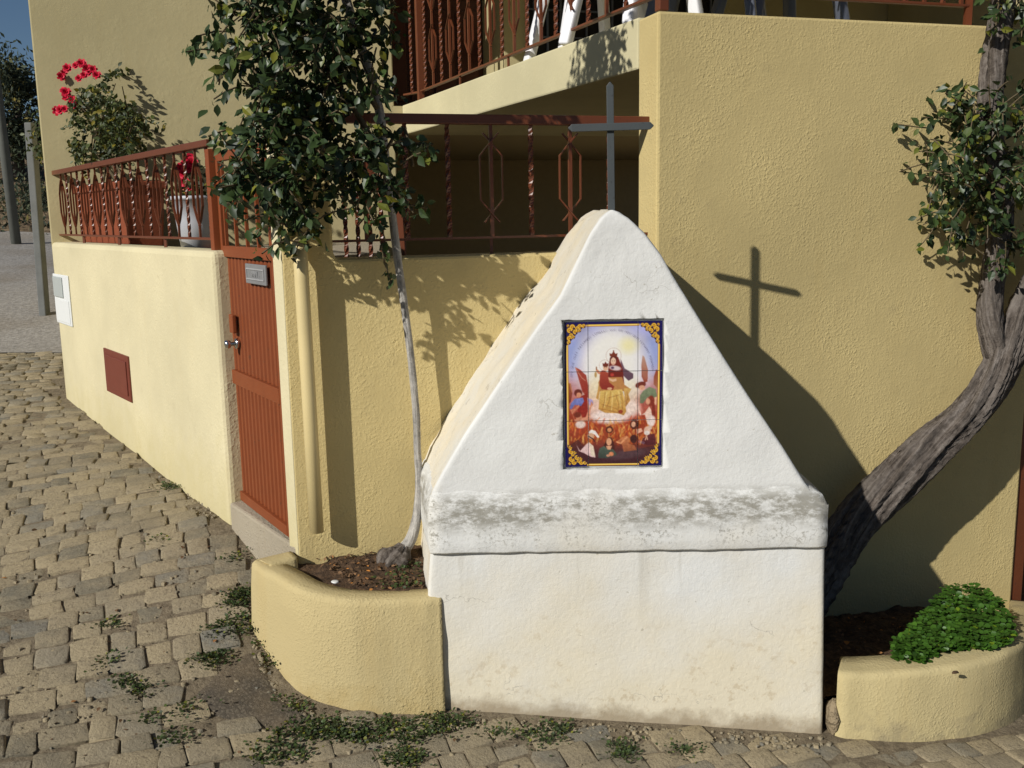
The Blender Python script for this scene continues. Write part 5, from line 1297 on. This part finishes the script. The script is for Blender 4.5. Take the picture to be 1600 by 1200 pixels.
for i, (x, y) in enumerate([(100, 113), (96, 120), (106, 107), (128, 100), (136, 108), (140, 114), (146, 109), (152, 118), (124, 123), (132, 118), (103, 152), (104, 145), (99, 142), (95, 172), (102, 171), (90, 174), (84, 157), (118, 165), (113, 156), (119, 103)]):
    flower(Gt(x, y, rnd.uniform(-.16, -.06)), rnd.uniform(.026, .04), m_red, bush, i)
# white pot with red geranium
pc_ = Gt(308, 366, -.22); pc_[2] = zT; ptop = pG(308, 306, -.22)[1] - zT
pot = thing('flower_pot', pc_, 'white tapered flower pot beside the gate post on the terrace', 'pot')
q = MB(); q.lathe(pc_, [(.001, .03), (.085, .03), (.105, ptop * .6), (.118, ptop - .02), (.124, ptop - .02), (.124, ptop), (.110, ptop), (.106, ptop - .03), (.001, ptop - .03)], 28); q.obj('pot', m_potw, pot, smooth=True)
q = MB(); q.lathe(pc_, [(.001, .0), (.115, .0), (.13, .028), (.12, .028), (.001, .012)], 28); q.obj('saucer', m_terra, pot, smooth=True)
ger = thing('geranium', pc_ + Z3 * ptop, 'red geranium growing in the white pot', 'geranium')
shs = shoots(12, lambda i: (pc_ + np.array([rnd.uniform(-.06, .06), rnd.uniform(-.06, .06), ptop - .02]), (rnd.gauss(0, .6), rnd.gauss(0, .6), 1)), (.08, .2), .3)
P, A, N, S = leaves_on(shs, 1.4, (.03, .055), (-.3, -.5, .8)); link('foliage', leaf_mesh('foliage', P, A, N, S, 'round'), m_bush, ger, kind='stuff')
q = MB()
for i, (x, y) in enumerate([(284, 264), (292, 257), (299, 262), (289, 272), (296, 250), (291, 285), (295, 292), (300, 255)]):
    p_ = Gt(x, y, -.22); flower(p_, .036, m_red, ger, 50 + i); q.tube([pc_ + Z3 * (ptop - .02), (pc_ + Z3 * ptop + p_) / 2 + np.array([.01, 0, .02]), p_], .004, 5)
q.obj('stems', m_twig, ger)
flower(Gt(333, 300, -.2), .025, m_yellowp, ger, 90)

# ------------------------------------------------------------------ background on the left
pb = onG(28, 382); k_ = 17.0 / pb[1]
b_ = onY(26, 382, 16.2); bz = float(hgt(b_[0], b_[1])); tp_ = onY(0, 40, 16.2)
up = thing('utility_pole', (b_[0], b_[1], bz), 'dark weathered utility pole at the edge of the gravel road', 'pole')
q = MB(); tt = np.array([tp_[0] - .25, 16.2, tp_[2] + 3]); bb = np.array([b_[0], 16.2, min(bz, b_[2]) - .2]); q.tube([bb, bb + (tt - bb) * .5, tt], [.08, .075, .07], 14); q.obj('shaft', m_pole, up, smooth=True)
# stone gate post beside the house
pt = onY(47, 192, 10.6); pb2 = onY(72, 472, 10.6); gz = float(hgt(pb2[0], pb2[1])); ps = thing('stone_post', (pb2[0], pb2[1], gz), 'leaning grey stone post beside the house corner', 'post')
q = MB(); q.bar((pb2[0] - .03, 10.6, min(gz, pb2[2]) - .1), (pt[0], 10.6, pt[2]), .075, .12, (0, 1, 0)); q.obj('shaft', m_post, ps, bevel=.01)
# far trees
def far_tree(x, y0, Y, R_, n, label):
    b = onY(x, y0, Y); gz = float(hgt(b[0], b[1])); root = thing('tree', (b[0], b[1], gz), label, 'tree', None)
    q = MB(); top = np.array([b[0] + .2, b[1], gz + R_ * 1.6]); q.tube([np.array([b[0], b[1], gz - .2]), np.array([b[0] + .1, b[1], gz + R_ * .7]), top], [.16, .11, .05], 8)
    for i in range(5):
        s_ = np.array([b[0] + .1, b[1], gz + R_ * rnd.uniform(.5, 1.0)]); q.tube([s_, s_ + np.array([rnd.gauss(0, .6), rnd.gauss(0, .6), rnd.uniform(.4, .9)]) * R_ * .8], [.06, .02], 6)
    q.obj('trunk', m_bark, root, smooth=True)
    cen = [np.array([b[0] + rnd.gauss(0, .45) * R_, b[1] + rnd.gauss(0, .45) * R_, gz + R_ * rnd.uniform(.45, 2.0)]) for i in range(34)]
    P = np.concatenate([c + npr.normal(size=(n // 34, 3)) * R_ * .17 for c in cen])
    link('crown', leaf_mesh('crown', P, npr.normal(size=P.shape), npr.normal(size=P.shape) * .6 + np.array([-.3, -.4, .7]), npr.uniform(.08, .17, len(P)), 'lance'), m_olive, root, kind='stuff')
far_tree(30, 300, 22.5, 1.2, 9000, 'grey green tree behind the utility pole')
P = []
for i in range(26):
    c = onY(rnd.uniform(-60, 120), 0, rnd.uniform(17.5, 21)); c[2] = float(hgt(c[0], c[1])); P.append(c + npr.normal(size=(90, 3)) * [.35, .35, .16] + Z3 * .1)
P = np.concatenate(P); link('scrub', leaf_mesh('scrub', P, npr.normal(size=P.shape) + Z3, npr.normal(size=P.shape) + Z3, npr.uniform(.06, .14, len(P)), 'lance'), m_olive, None, label='dry scrub on the bank behind the gravel road', cat='scrub', kind='stuff')
